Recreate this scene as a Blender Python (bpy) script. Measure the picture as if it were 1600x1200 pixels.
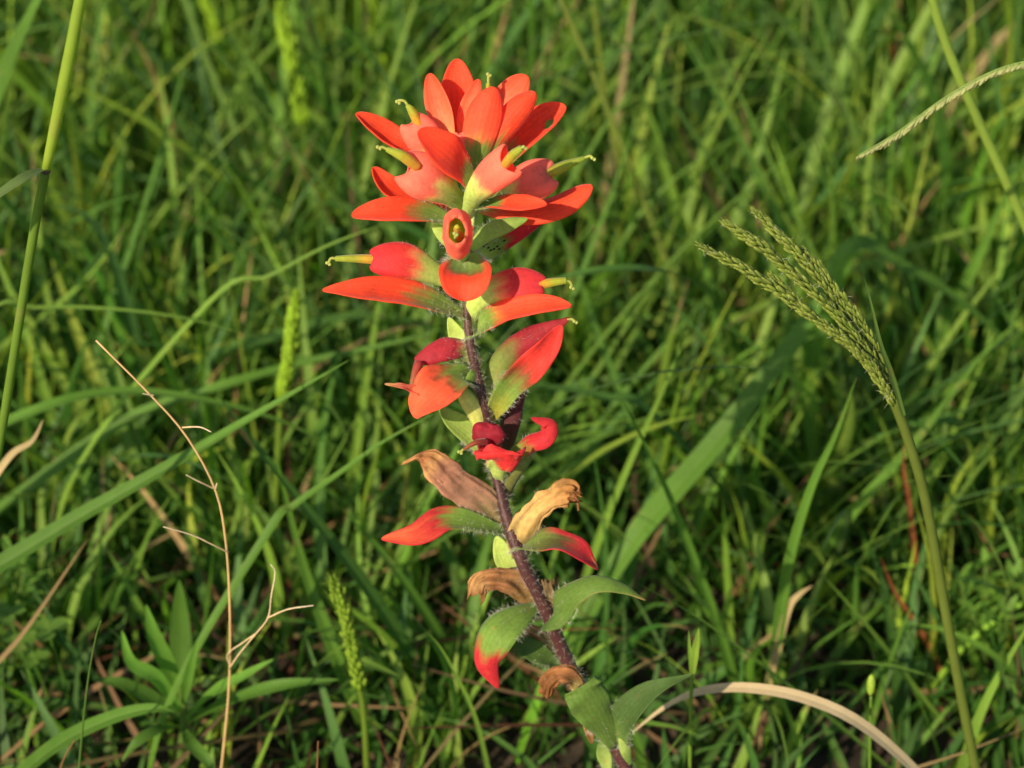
import bpy, math, random
import numpy as np
from mathutils import Vector, noise

for o in list(bpy.data.objects):
    bpy.data.objects.remove(o)
random.seed(7)
rng = np.random.default_rng(7)
sc = bpy.context.scene
C = sc.collection

# ------------------------------------------------------------------ camera
PITCH = math.radians(33)
CAM = np.array([0.0, -0.42, 0.454])
FPX = 70 / 36 * 1600
RIGHT = np.array([1.0, 0, 0])
UP = np.array([0, math.sin(PITCH), math.cos(PITCH)])
FWD = np.array([0, math.cos(PITCH), -math.sin(PITCH)])
cd = bpy.data.cameras.new('camera')
cam = bpy.data.objects.new('camera', cd)
C.objects.link(cam)
cam.location = CAM
cam.rotation_euler = (math.pi / 2 - PITCH, 0, 0)
cd.lens = 70
cd.sensor_width = 36
cd.clip_start = 0.01
cd.clip_end = 300
cd.dof.use_dof = True
cd.dof.focus_distance = 0.483
cd.dof.aperture_fstop = 13
sc.camera = cam

# ------------------------------------------------------------------ sky and sun
SUN_EL, SUN_AZ = math.radians(31), math.radians(-144)   # azimuth measured from +Y towards +X
sdir = Vector((math.sin(SUN_AZ) * math.cos(SUN_EL), math.cos(SUN_AZ) * math.cos(SUN_EL), math.sin(SUN_EL)))
w = bpy.data.worlds.new('World')
sc.world = w
w.use_nodes = True
wn = w.node_tree
sky = wn.nodes.new('ShaderNodeTexSky')
sky.sky_type = 'NISHITA'
sky.sun_disc = False
sky.sun_elevation = SUN_EL
sky.sun_rotation = SUN_AZ
bg = wn.nodes['Background']
bg.inputs['Strength'].default_value = 0.10
wn.links.new(sky.outputs[0], bg.inputs['Color'])
sl = bpy.data.lights.new('sun', 'SUN')
sl.energy = 4.6
sl.angle = math.radians(0.6)
sl.color = (1.0, 0.84, 0.6)
sun = bpy.data.objects.new('sun', sl)
C.objects.link(sun)
sun.location = (-2, -2, 3)
sun.rotation_euler = (-sdir).to_track_quat('-Z', 'Y').to_euler()
sc.view_settings.view_transform = 'Standard'
sc.view_settings.look = 'None'
sc.view_settings.exposure = 0.5
sc.view_settings.gamma = 1.0
sc.view_settings.use_curve_mapping = False
sc.cycles.max_bounces = 8
sc.cycles.diffuse_bounces = 3
sc.cycles.transmission_bounces = 6


# ------------------------------------------------------------------ helpers
def P(px, py, y):
    """the place at depth y (metres along the field) seen at a point of the 1600x1200 photograph, and metres per pixel there"""
    d = RIGHT * ((px - 800) / FPX) - UP * ((py - 600) / FPX) + FWD
    s = (y - CAM[1]) / d[1]
    return CAM + d * s, s / FPX


def view_vec(n):
    v = RIGHT * n[0] + UP * n[1] - FWD * n[2]
    return v / np.linalg.norm(v)


def catmull(pts, t):
    pts = np.asarray(pts, float)
    if pts.ndim == 1:
        pts = pts[:, None]
    n = len(pts)
    ext = np.vstack([2 * pts[0] - pts[1], pts, 2 * pts[-1] - pts[-2]])
    x = np.clip(np.asarray(t), 0, 1) * (n - 1)
    i = np.minimum(x.astype(int), n - 2)
    f = (x - i)[:, None]
    p0, p1, p2, p3 = ext[i], ext[i + 1], ext[i + 2], ext[i + 3]
    return 0.5 * ((2 * p1) + (p2 - p0) * f + (2 * p0 - 5 * p1 + 4 * p2 - p3) * f ** 2 + (3 * p1 - p0 - 3 * p2 + p3) * f ** 3)


def norm(a):
    return a / np.maximum(np.linalg.norm(a, axis=-1, keepdims=True), 1e-12)


def ramp(stops, t):
    """colour along t from a list of (t, colour)"""
    ts = [s[0] for s in stops]
    cs = np.array([s[1] for s in stops])
    return np.stack([np.interp(t, ts, cs[:, k]) for k in range(3)], -1)


def nz(v, f, seed=0.0):
    return noise.noise(Vector((v[0] * f + seed, v[1] * f + seed * 1.7, v[2] * f - seed)))


def mesh(name, verts, faces, mat, cols=None, uvs=None, smooth=True):
    me = bpy.data.meshes.new(name)
    me.from_pydata(np.asarray(verts).tolist(), [], [list(f) for f in faces])
    finish(me, mat, cols, uvs, smooth)
    return me


def finish(me, mat, cols, uvs, smooth=True):
    if cols is not None:
        a = me.attributes.new('Col', 'FLOAT_COLOR', 'POINT')
        c4 = np.ones((len(me.vertices), 4), np.float32)
        c4[:, :3] = cols
        a.data.foreach_set('color', c4.ravel())
    if uvs is not None:
        ul = me.uv_layers.new(name='UVMap')
        li = np.empty(len(me.loops), np.int32)
        me.loops.foreach_get('vertex_index', li)
        ul.data.foreach_set('uv', np.asarray(uvs, np.float32)[li].ravel())
    if smooth:
        me.polygons.foreach_set('use_smooth', np.ones(len(me.polygons), bool))
    me.materials.append(mat)
    me.update()


def add(name, me, parent=None, solid=0.0):
    o = bpy.data.objects.new(name, me)
    C.objects.link(o)
    if parent is not None:
        o.parent = parent
        base = world_of(parent)
        o.location = -Vector(base)
    if solid:
        m = o.modifiers.new('thickness', 'SOLIDIFY')
        m.thickness = solid
        m.offset = 0
    return o


def world_of(o):
    v = Vector(o.location)
    while o.parent is not None:
        o = o.parent
        v += Vector(o.location)
    return v


def tag(o, label, cat, group=None, kind=None):
    if label:
        o['label'] = label
    if cat:
        o['category'] = cat
    if group:
        o['group'] = group
    if kind:
        o['kind'] = kind
    return o


def thing(name, loc, label, cat, group=None):
    o = bpy.data.objects.new(name, None)
    o.empty_display_size = 0.01
    C.objects.link(o)
    o.location = loc
    return tag(o, label, cat, group)


# ------------------------------------------------------------------ materials
def plant_material(name, trans, rough, spec, vein=0.0, vein_n=20.0, nscale=900.0, namp=0.18, bump=0.15, hue_random=False, sheen=0.0, blotch=0.0, bcol=(.34, .25, .10)):
    m = bpy.data.materials.new(name)
    m.use_nodes = True
    nt = m.node_tree
    N, L = nt.nodes, nt.links
    bs = N['Principled BSDF']
    out = N['Material Output']
    col = N.new('ShaderNodeAttribute')
    col.attribute_name = 'Col'
    tc = N.new('ShaderNodeTexCoord')
    ns = N.new('ShaderNodeTexNoise')
    ns.inputs['Scale'].default_value = nscale
    ns.inputs['Detail'].default_value = 4
    L.new(tc.outputs['Object'], ns.inputs['Vector'])
    ns2 = N.new('ShaderNodeTexNoise')
    ns2.inputs['Scale'].default_value = nscale * 0.16
    ns2.inputs['Detail'].default_value = 2
    L.new(tc.outputs['Object'], ns2.inputs['Vector'])
    ad = N.new('ShaderNodeMath')
    ad.operation = 'ADD'
    L.new(ns.outputs['Fac'], ad.inputs[0])
    L.new(ns2.outputs['Fac'], ad.inputs[1])
    mr = N.new('ShaderNodeMapRange')
    mr.inputs['From Min'].default_value = 0.6
    mr.inputs['From Max'].default_value = 1.4
    mr.inputs['To Min'].default_value = 1 - namp
    mr.inputs['To Max'].default_value = 1 + namp
    L.new(ad.outputs[0], mr.inputs['Value'])
    val = mr.outputs[0]
    height = ad.outputs[0]
    if vein:
        uv = N.new('ShaderNodeUVMap')
        uv.uv_map = 'UVMap'
        sx = N.new('ShaderNodeSeparateXYZ')
        L.new(uv.outputs[0], sx.inputs[0])
        mu = N.new('ShaderNodeMath')
        mu.operation = 'MULTIPLY'
        mu.inputs[1].default_value = vein_n
        L.new(sx.outputs['Y'], mu.inputs[0])
        sn = N.new('ShaderNodeMath')
        sn.operation = 'SINE'
        L.new(mu.outputs[0], sn.inputs[0])
        ma = N.new('ShaderNodeMath')
        ma.operation = 'MULTIPLY_ADD'
        ma.inputs[1].default_value = vein
        L.new(sn.outputs[0], ma.inputs[0])
        L.new(val, ma.inputs[2])
        val = ma.outputs[0]
        mh = N.new('ShaderNodeMath')
        mh.operation = 'MULTIPLY_ADD'
        mh.inputs[1].default_value = 0.25
        L.new(sn.outputs[0], mh.inputs[0])
        L.new(height, mh.inputs[2])
        height = mh.outputs[0]
    hs = N.new('ShaderNodeHueSaturation')
    L.new(col.outputs['Color'], hs.inputs['Color'])
    L.new(val, hs.inputs['Value'])
    if hue_random:
        oi = N.new('ShaderNodeObjectInfo')
        m2 = N.new('ShaderNodeMapRange')
        m2.inputs['To Min'].default_value = 0.485
        m2.inputs['To Max'].default_value = 0.515
        L.new(oi.outputs['Random'], m2.inputs['Value'])
        L.new(m2.outputs[0], hs.inputs['Hue'])
    if blotch:
        nb = N.new('ShaderNodeTexNoise')
        nb.inputs['Scale'].default_value = nscale * .35
        nb.inputs['Detail'].default_value = 5
        nb.inputs['Roughness'].default_value = .7
        L.new(tc.outputs['Object'], nb.inputs['Vector'])
        rb = N.new('ShaderNodeMapRange')
        rb.inputs['From Min'].default_value = .60
        rb.inputs['From Max'].default_value = .72
        rb.inputs['To Max'].default_value = blotch
        L.new(nb.outputs['Fac'], rb.inputs['Value'])
        mb = N.new('ShaderNodeMix')
        mb.data_type = 'RGBA'
        [q for q in mb.inputs if q.name == 'B' and q.type == 'RGBA'][0].default_value = (*bcol, 1)
        L.new(rb.outputs[0], [q for q in mb.inputs if q.name == 'Factor' and q.type == 'VALUE'][0])
        L.new(hs.outputs[0], [q for q in mb.inputs if q.name == 'A' and q.type == 'RGBA'][0])

        class _S:
            outputs = [[q for q in mb.outputs if q.type == 'RGBA'][0]]
        hs = _S
    L.new(hs.outputs[0], bs.inputs['Base Color'])
    bs.inputs['Roughness'].default_value = rough
    bs.inputs['Specular IOR Level'].default_value = spec
    if sheen:
        bs.inputs['Sheen Weight'].default_value = sheen
        bs.inputs['Sheen Roughness'].default_value = 0.4
    bp = N.new('ShaderNodeBump')
    bp.inputs['Strength'].default_value = bump
    bp.inputs['Distance'].default_value = 0.0004
    L.new(height, bp.inputs['Height'])
    L.new(bp.outputs[0], bs.inputs['Normal'])
    if trans:
        tr = N.new('ShaderNodeBsdfTranslucent')
        h2 = N.new('ShaderNodeHueSaturation')
        h2.inputs['Saturation'].default_value = 1.1
        h2.inputs['Value'].default_value = 1.5
        L.new(hs.outputs[0], h2.inputs['Color'])
        L.new(h2.outputs[0], tr.inputs['Color'])
        mx = N.new('ShaderNodeMixShader')
        mx.inputs[0].default_value = trans
        L.new(bs.outputs[0], mx.inputs[1])
        L.new(tr.outputs[0], mx.inputs[2])
        L.new(mx.outputs[0], out.inputs['Surface'])
    return m


M_PETAL = plant_material('bract_tissue', 0.46, 0.6, 0.2, vein=0.04, vein_n=23, nscale=1100, namp=0.2, bump=0.17, sheen=0.2, blotch=.22, bcol=(.75, .25, .12))
M_DRY = plant_material('withered_tissue', 0.40, 0.65, 0.2, vein=0.08, vein_n=31, nscale=700, namp=0.35, bump=0.4, blotch=.5, bcol=(.30, .14, .10))
M_STEM = plant_material('stem_skin', 0.0, 0.5, 0.3, nscale=1200, namp=0.3, bump=0.4, sheen=0.2)
M_GRASS = plant_material('grass_blade', 0.40, 0.5, 0.22, vein=0.09, vein_n=30, nscale=200, namp=0.13, bump=0.25, blotch=.35)
M_TUFT = plant_material('tuft_blade', 0.40, 0.5, 0.22, vein=0.09, vein_n=30, nscale=200, namp=0.13, bump=0.25, hue_random=True, blotch=.35)
M_EAR = plant_material('grass_ear', 0.2, 0.5, 0.3, nscale=900, namp=0.3, bump=0.2)


def hair_material():
    m = bpy.data.materials.new('plant_hair')
    m.use_nodes = True
    N, L = m.node_tree.nodes, m.node_tree.links
    bs = N['Principled BSDF']
    bs.inputs['Roughness'].default_value = 0.4
    n = N.new('ShaderNodeTexNoise')
    n.inputs['Scale'].default_value = 300
    cr = N.new('ShaderNodeValToRGB')
    cr.color_ramp.elements[0].color = (0.55, 0.52, 0.40, 1)
    cr.color_ramp.elements[1].color = (0.8, 0.78, 0.68, 1)
    tc = N.new('ShaderNodeTexCoord')
    L.new(tc.outputs['Object'], n.inputs['Vector'])
    L.new(n.outputs['Fac'], cr.inputs[0])
    L.new(cr.outputs[0], bs.inputs['Base Color'])
    return m


M_HAIR = hair_material()


def soil_material():
    m = bpy.data.materials.new('soil')
    m.use_nodes = True
    N, L = m.node_tree.nodes, m.node_tree.links
    bs = N['Principled BSDF']
    bs.inputs['Roughness'].default_value = 0.95
    tc = N.new('ShaderNodeTexCoord')
    n = N.new('ShaderNodeTexNoise')
    n.inputs['Scale'].default_value = 60
    n.inputs['Detail'].default_value = 8
    cr = N.new('ShaderNodeValToRGB')
    cr.color_ramp.elements[0].color = (0.018, 0.012, 0.007, 1)
    cr.color_ramp.elements[0].position = 0.35
    cr.color_ramp.elements[1].color = (0.09, 0.06, 0.035, 1)
    cr.color_ramp.elements[1].position = 0.75
    L.new(tc.outputs['Object'], n.inputs['Vector'])
    L.new(n.outputs['Fac'], cr.inputs[0])
    L.new(cr.outputs[0], bs.inputs['Base Color'])
    bp = N.new('ShaderNodeBump')
    bp.inputs['Distance'].default_value = 0.01
    L.new(n.outputs['Fac'], bp.inputs['Height'])
    L.new(bp.outputs[0], bs.inputs['Normal'])
    return m


# ------------------------------------------------------------------ ground
def build_ground():
    rings = [0, .2, .4, .6, .8, 1.0, 1.3, 1.7, 2.5, 4, 8, 20, 60, 140]
    nth = 48
    v, f = [(0, 0.3, 0)], []
    for r in rings[1:]:
        for k in range(nth):
            a = 2 * math.pi * k / nth
            x, y = r * math.cos(a), 0.3 + r * math.sin(a)
            v.append((x, y, 0.008 * noise.noise(Vector((x * 5, y * 5, 0))) - 0.004))
    for k in range(nth):
        f.append((0, 1 + k, 1 + (k + 1) % nth))
    for i in range(len(rings) - 2):
        a, b = 1 + i * nth, 1 + (i + 1) * nth
        for k in range(nth):
            f.append((a + k, b + k, b + (k + 1) % nth, a + (k + 1) % nth))
    o = add('ground', mesh('ground', v, f, soil_material()))
    tag(o, 'dark brown soil under the meadow grass', 'ground', kind='structure')


build_ground()

# ------------------------------------------------------------------ colours (linear)
RED = (.84, .105, .042)
ORED = (.87, .175, .075)
PINK = (.83, .245, .16)
CRIM = (.60, .04, .05)
DCRIM = (.36, .022, .04)
PALE = (.55, .66, .19)
YEL = (.78, .74, .26)
BGRN = (.24, .38, .07)
LEAF = (.16, .27, .05)
DLEAF = (.09, .165, .04)
TAN = (.60, .36, .14)
BROWN = (.34, .15, .055)
PURP = (.16, .055, .06)
OLIVE = (.22, .18, .06)


# ------------------------------------------------------------------ surface builders
LEAN = 0.0      # metres the traced plant leans back over half the frame height


def path3(pts, y0=0.0):
    """pts: (px, py, depth in mm); returns 3-D points and metres per pixel"""
    q = [P(p[0], p[1], y0 + LEAN * (600 - p[1]) / 600 + (p[2] if len(p) > 2 else 0) / 1000) for p in pts]
    return np.array([a for a, b in q]), np.array([b for a, b in q])


def sheet(pts, hw, n, cup=0.5, stops=None, edge=None, y0=0.0, power=4.5, nt=30, ns=11, ruffle=0.0, twist=0.0, keel=0.0,
          crumple=0.0, blunt=False, seed=0.0, wobble=0.05, cut=None):
    """a bract, leaf or blade: midline, half widths, facing, cup of the cross-section, colours along it"""
    p3, mpp = path3(pts, y0)
    x = np.linspace(0, 1, nt)
    t = 1 - (1 - x) ** 1.5 if not blunt else x
    mid = catmull(p3, t)
    wd = np.maximum(catmull(np.array(hw) * mpp, t)[:, 0], 0.00005)
    if not blunt:
        wd = wd * np.sqrt(np.maximum(1 - t ** power, 0.0004))
    T = norm(np.gradient(mid, axis=0))
    N0 = view_vec(n)
    S = norm(np.cross(T, N0))
    Nn = np.cross(S, T)
    if twist:
        a = (twist * t)[:, None]
        S, Nn = S * np.cos(a) + Nn * np.sin(a), Nn * np.cos(a) - S * np.sin(a)
    s = np.linspace(-1, 1, ns)
    V = np.empty((nt, ns, 3))
    c = cup if abs(cup) > 1e-3 else 1e-3
    cc = c * (np.ones(nt))
    for j, sv in enumerate(s):
        off = np.sin(cc * sv) / cc
        lift = (1 - np.cos(cc * sv)) / cc
        V[:, j] = mid + S * (wd * off)[:, None] + Nn * (wd * (lift + keel * abs(sv)))[:, None]
    sd = seed if seed else random.random() * 50
    if ruffle or crumple:
        for i in range(nt):
            for j in range(ns):
                e = abs(s[j])
                k = ruffle * e * e * math.sin(t[i] * 17 + sd + s[j] * 2) * wd[i]
                if crumple:
                    k += crumple * wd.max() * nz(V[i, j], 260, sd) * min(1, t[i] * 2.5)
                V[i, j] += Nn[i] * k
    cols = np.empty((nt, ns, 3))
    for i in range(nt):
        for j in range(ns):
            tt = t[i] + wobble * nz(V[i, j], 350, sd) + (0.06 * (abs(s[j]) - 0.5)) + .10 * noise.noise(Vector((s[j] * 4.5 + sd, t[i] * 1.2, sd)))
            cols[i, j] = ramp(stops, np.array([tt]))[0]
            if edge is not None:
                k = np.clip((abs(s[j]) - edge[1]) / 0.2, 0, 1) * np.clip((t[i] - edge[2]) / 0.15, 0, 1)
                cols[i, j] = cols[i, j] * (1 - k) + np.array(edge[0]) * k
    uv = np.stack(np.meshgrid(t, s, indexing='ij'), -1)
    F = []
    for i in range(nt - 1):
        for j in range(ns - 1):
            if cut and (((t[i] - cut[0]) / cut[2]) ** 2 + ((s[j] + .5 * (s[1] - s[0]) - cut[1]) / cut[3]) ** 2) < 1:
                continue
            F.append((i * ns + j, i * ns + j + 1, (i + 1) * ns + j + 1, (i + 1) * ns + j))
    return V.reshape(-1, 3), F, cols.reshape(-1, 3), uv.reshape(-1, 2), np.repeat(Nn, ns, 0)


def tube(pts, hw, n, flat=0.65, endopen=1.0, ridge=0.0, streak=0.0, rag=0.0, stops=None, y0=0.0, nt=26, nth=18, lobe=0.0, pinch=1.0, crumple=0.0, closed=False, seed=0.0, rot=0.0, wobble=0.05, ripple=0.0):
    """a calyx, corolla or stalk: elliptical tube that may end in two lobes"""
    p3, mpp = path3(pts, y0)
    t = 1 - (1 - np.linspace(0, 1, nt)) ** 1.4
    mid = catmull(p3, t)
    wd = np.maximum(catmull(np.array(hw) * mpp, t)[:, 0], 0.00004)
    wd = wd * (endopen + (1 - endopen) * np.sqrt(np.maximum(1 - t ** 7, 0)))
    T = norm(np.gradient(mid, axis=0))
    S = norm(np.cross(T, view_vec(n)))
    Nn = np.cross(S, T)
    sd = seed if seed else random.random() * 50
    V = np.empty((nt, nth, 3))
    cols = np.empty((nt, nth, 3))
    nor = np.empty((nt, nth, 3))
    fl = flat * (1 - (1 - pinch) * t ** 2)
    for k in range(nth):
        a = 2 * math.pi * k / nth
        ca, sa = math.cos(a + rot), math.sin(a + rot)
        r = S * ca + Nn * (fl * sa)[:, None]
        V[:, k] = mid + r * wd[:, None] * (1 + ripple * math.cos(4 * a))
        nor[:, k] = norm(S * ca * fl[:, None] + Nn * sa)
        if lobe:
            V[:, k] += T * (lobe * wd.max() * (ca * ca - 0.5) * t ** 4)[:, None]
    for i in range(nt):
        for k in range(nth):
            if crumple:
                V[i, k] += nor[i, k] * crumple * wd.max() * (nz(V[i, k], 300, sd) + .5 * nz(V[i, k], 800, sd)) * min(1, t[i] * 2)
            if ridge:
                a = 2 * math.pi * k / nth
                V[i, k] += nor[i, k] * ridge * wd[i] * 2.2 * (noise.noise(Vector((math.cos(a) * 2.1 + sd, math.sin(a) * 2.1, t[i] * 2.2))) + .5 * noise.noise(Vector((math.cos(a) * 5 + sd, math.sin(a) * 5, t[i] * 5)))) * min(1, t[i] * 3)
            aa = 2 * math.pi * k / nth
            sn = noise.noise(Vector((math.cos(aa) * 2.2 + sd, math.sin(aa) * 2.2, t[i] * 1.3)))
            cols[i, k] = ramp(stops, np.array([t[i] + wobble * nz(V[i, k], 350, sd) + .09 * sn]))[0] * (1 + streak * sn)
            if rag:
                V[i, k] += T[i] * rag * wd.max() * noise.noise(Vector((math.cos(aa) * 3 + sd, math.sin(aa) * 3, 1))) * t[i] ** 5
    F = []
    for i in range(nt - 1):
        for k in range(nth):
            F.append((i * nth + k, (i + 1) * nth + k, (i + 1) * nth + (k + 1) % nth, i * nth + (k + 1) % nth))
    vv = V.reshape(-1, 3)
    cl = cols.reshape(-1, 3)
    uv = np.stack(np.meshgrid(t, np.linspace(-1, 1, nth), indexing='ij'), -1).reshape(-1, 2)
    nr = nor.reshape(-1, 3)
    if closed:
        for ring, rev in ((0, False), (nt - 1, True)):
            F.append([ring * nth + k for k in (range(nth) if not rev else range(nth - 1, -1, -1))])
    return vv, F, cl, uv, nr


def hairs(verts, nors, count, length, name, parent, radius=0.000045, lean=0.35, pick=None):
    """fine white hairs standing on a surface, as slender three-sided spikes"""
    idx = rng.choice(len(verts) if pick is None else pick, count)
    V, F = [], []
    for i in idx:
        j = rng.integers(len(verts)) if len(verts) < 3 else i
        b = verts[j] + rng.normal(0, 0.0003, 3)
        d = norm(nors[j] * rng.choice([1, 1, 1, -1] if pick is not None else [1]) + rng.normal(0, lean, 3))
        ln = length * rng.uniform(0.25, 1.2)
        u = norm(np.cross(d, rng.normal(0, 1, 3)))
        v = np.cross(d, u)
        k = len(V)
        bend = rng.normal(0, 0.18, 3) * ln
        for q in range(3):
            a = q * 2.0944
            V.append(b - d * 0.0003 + (u * math.cos(a) + v * math.sin(a)) * radius)
        for q in range(3):
            a = q * 2.0944
            V.append(b + d * ln * .55 + bend * .3 + (u * math.cos(a) + v * math.sin(a)) * radius * .75)
        V.append(b + d * ln + bend)
        for q in range(3):
            F += [(k + q, k + (q + 1) % 3, k + 3 + (q + 1) % 3, k + 3 + q), (k + 3 + q, k + 3 + (q + 1) % 3, k + 6)]
    o = add(name, mesh(name, V, F, M_HAIR), parent)
    o['kind'] = 'stuff'
    return o


def blob(center, r, axis=(0, 0, 1), stretch=1.0, nu=8, nv=6):
    """small rounded seed-like body"""
    ax = norm(np.array(axis, float))
    u = norm(np.cross(ax, [0.3, 0.9, 0.2]))
    v = np.cross(ax, u)
    V, F = [np.array(center) - ax * r * stretch], []
    for i in range(1, nv):
        ph = math.pi * i / nv
        for k in range(nu):
            a = 2 * math.pi * k / nu
            V.append(np.array(center) - ax * r * stretch * math.cos(ph) + (u * math.cos(a) + v * math.sin(a)) * r * math.sin(ph))
    V.append(np.array(center) + ax * r * stretch)
    for k in range(nu):
        F.append((0, 1 + (k + 1) % nu, 1 + k))
        for i in range(nv - 2):
            a = 1 + i * nu
            F.append((a + k, a + (k + 1) % nu, a + nu + (k + 1) % nu, a + nu + k))
        F.append((1 + (nv - 2) * nu + k, 1 + (nv - 2) * nu + (k + 1) % nu, len(V) - 1))
    return V, F


def join(parts):
    V, F, Cc = [], [], []
    for v, f, c in parts:
        k = len(V)
        V += [np.array(x) for x in v]
        F += [[i + k for i in q] for q in f]
        Cc += [c] * len(v)if np.ndim(c) == 1 else list(c)
    return V, F, np.array(Cc)


# ------------------------------------------------------------------ the paintbrush flower
LEAN = 0.034
base, _ = P(986, 1225, -LEAN * 625 / 600)
root = np.array([base[0] + 0.012, base[1] - .012, -0.004])
plant = thing('paintbrush_flower', root, 'hairy paintbrush wildflower with red orange bracts on a dark leaning stem', 'wildflower')

stem_px = [(738, 265, 2), (738, 330, 1), (733, 400, 0), (729, 470, -3), (735, 540, -5), (749, 600, -5), (761, 660, -4), (775, 740, -2), (792, 810, -5),
           (817, 880, -7), (851, 950, -6), (885, 1030, -4), (921, 1092, -2), (950, 1150, 0), (980, 1212, 0)]
sp, smm = path3(stem_px[::-1])
spts = np.vstack([root, (root * .45 + sp[0] * .55), sp])
srad = .86 * np.array([.0021, .0021] + list(np.array([4.5, 6, 7, 7.5, 8, 8.5, 9, 10, 11, 12, 12.5, 12.5, 12.5, 13, 13])[::-1] * smm))


def raw_tube(pts, rad, nt=90, nth=12, stops=None, rag=0.0):
    t = np.linspace(0, 1, nt)
    mid = catmull(pts, t)
    r = np.maximum(catmull(rad, t)[:, 0], 1e-5)
    T = norm(np.gradient(mid, axis=0))
    S = norm(np.cross(T, -FWD))
    Nn = np.cross(S, T)
    V, nr, F, cl = [], [], [], []
    for i in range(nt):
        for k in range(nth):
            a = 2 * math.pi * k / nth
            d = S[i] * math.cos(a) + Nn[i] * math.sin(a)
            q = 1 + rag * nz(mid[i] + d * r[i], 300)
            V.append(mid[i] + d * r[i] * q)
            nr.append(d)
            cl.append(ramp(stops, np.array([t[i]]))[0])
    for i in range(nt - 1):
        for k in range(nth):
            F.append((i * nth + k, i * nth + (k + 1) % nth, (i + 1) * nth + (k + 1) % nth, (i + 1) * nth + k))
    F.append(list(range(nth))[::-1])
    F.append([(nt - 1) * nth + k for k in range(nth)])
    return np.array(V), F, np.array(cl), np.array(nr)


SDARK = (.05, .018, .017)
v, f, c, nr = raw_tube(spts, srad, 110, 14, [(0, (.07, .022, .02)), (.72, SDARK), (.86, (.11, .05, .03)), (.93, PALE), (1, PALE)], rag=.12)
stem = add('stem', mesh('stem', v, f, M_STEM, c, np.zeros((len(v), 2))), plant)
hairs(v, nr, 4200, 0.0017, 'hair', stem, radius=0.000016)


def bract(pts, hw, n, stops, label=None, name='bract', hair=120, mat=None, hlen=.0013, solid=.00026, **kw):
    hw = np.array(hw, float) * 1.1
    kw = dict(dict(crumple=.06), **kw)
    if name == 'bract':
        kw['power'] = kw.get('power', 3.4) + .3
        hw[-1] *= .97
    v, f, c, uv, nn = sheet(pts, hw, n, stops=stops, **kw)
    o = add(name, mesh(name, v, f, mat or M_PETAL, c, uv), plant, solid=solid)
    if label:
        o['label'] = label
    if hair:
        ns = kw.get('ns', 11)
        nt = kw.get('nt', 30)
        # along both margins and the lower half of the face
        ids = [i * ns + j for i in range(int(nt * .32)) for j in (0, 0, 0, 0, ns - 1, ns - 1, ns - 1, ns - 1, ns // 2)]
        side = norm(v[[i * ns + ns - 1 for i in range(nt)]] - v[[i * ns for i in range(nt)]])
        nn2 = nn.copy()
        for i in range(nt):
            nn2[i * ns] = -side[i]
            nn2[i * ns + ns - 1] = side[i]
        hairs(v, nn2, int(hair * 1.5), hlen, 'hair', o, radius=0.000017, pick=ids)
    return o


def calyx(pts, hw, n, stops, cor=None, sty=None, label=None, hair=90, mat=None, ccol=None, **kw):
    if mat is M_DRY:
        kw = dict(dict(ridge=.17, flat=.30, nth=44, endopen=.85, streak=.5, rag=.9), **kw)
    kw = dict(dict(endopen=.45, nth=24), **kw)
    v, f, c, uv, nr = tube(pts, hw, n, stops=stops, **kw)
    o = add('calyx', mesh('calyx', v, f, mat or M_PETAL, c, uv), plant, solid=.00028 if mat is not M_DRY else .00012)
    if label:
        o['label'] = label
    if hair:
        k = len(v) * 6 // 10
        hairs(v[:k], nr[:k], int(hair * 1.6), 0.0011, 'hair', o, radius=0.00002)
    if cor:
        cp, ch = cor
        ch = [q * .8 for q in ch]
        v, f, c, uv, nr = tube(cp, ch, (0, .3, 1), flat=.85, stops=ccol or [(0, (.62, .28, .05)), (.35, (.62, .42, .05)), (.6, (.42, .45, .05)), (1, (.40, .48, .06))], nt=16, nth=10, closed=True, ripple=.12)
        add('corolla', mesh('corolla', v, f, M_PETAL, c, uv), o)
    if sty:
        p3, mpp = path3(sty)
        hv, hf, hc, _ = raw_tube(p3, np.full(len(p3), 2.2 * mpp[0]), 12, 6, [(0, (.45, .5, .10)), (1, (.5, .55, .14))])
        e = p3[-1]
        b1 = blob(e + np.array([.0003, 0, -.0002]), .00045)
        b2 = blob(e + np.array([-.0003, 0, .0002]), .00045)
        V, F, cc = join([(hv, hf, hc), (b1[0], b1[1], (.5, .55, .16)), (b2[0], b2[1], (.52, .56, .18))])
        add('stigma', mesh('stigma', V, F, M_PETAL, cc, np.zeros((len(V), 2))), o)
    return o


R0 = [(0, PALE), (.12, ORED), (.3, RED), (1, RED)]
RL = [(0, PALE), (.14, (.86, .38, .16)), (.4, (.86, .27, .13)), (.75, (.86, .18, .08)), (1, RED)]           # almost wholly red, with a sunlit salmon tone painted in
RG = [(0, PALE), (.30, BGRN), (.42, (.48, .24, .07)), (.5, RED), (1, RED)]
RGs = [(0, PALE), (.18, BGRN), (.28, (.48, .24, .07)), (.36, RED), (1, RED)]
CP = [(0, PALE), (.42, PALE), (.52, YEL), (.60, PINK), (1, PINK)]

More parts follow.
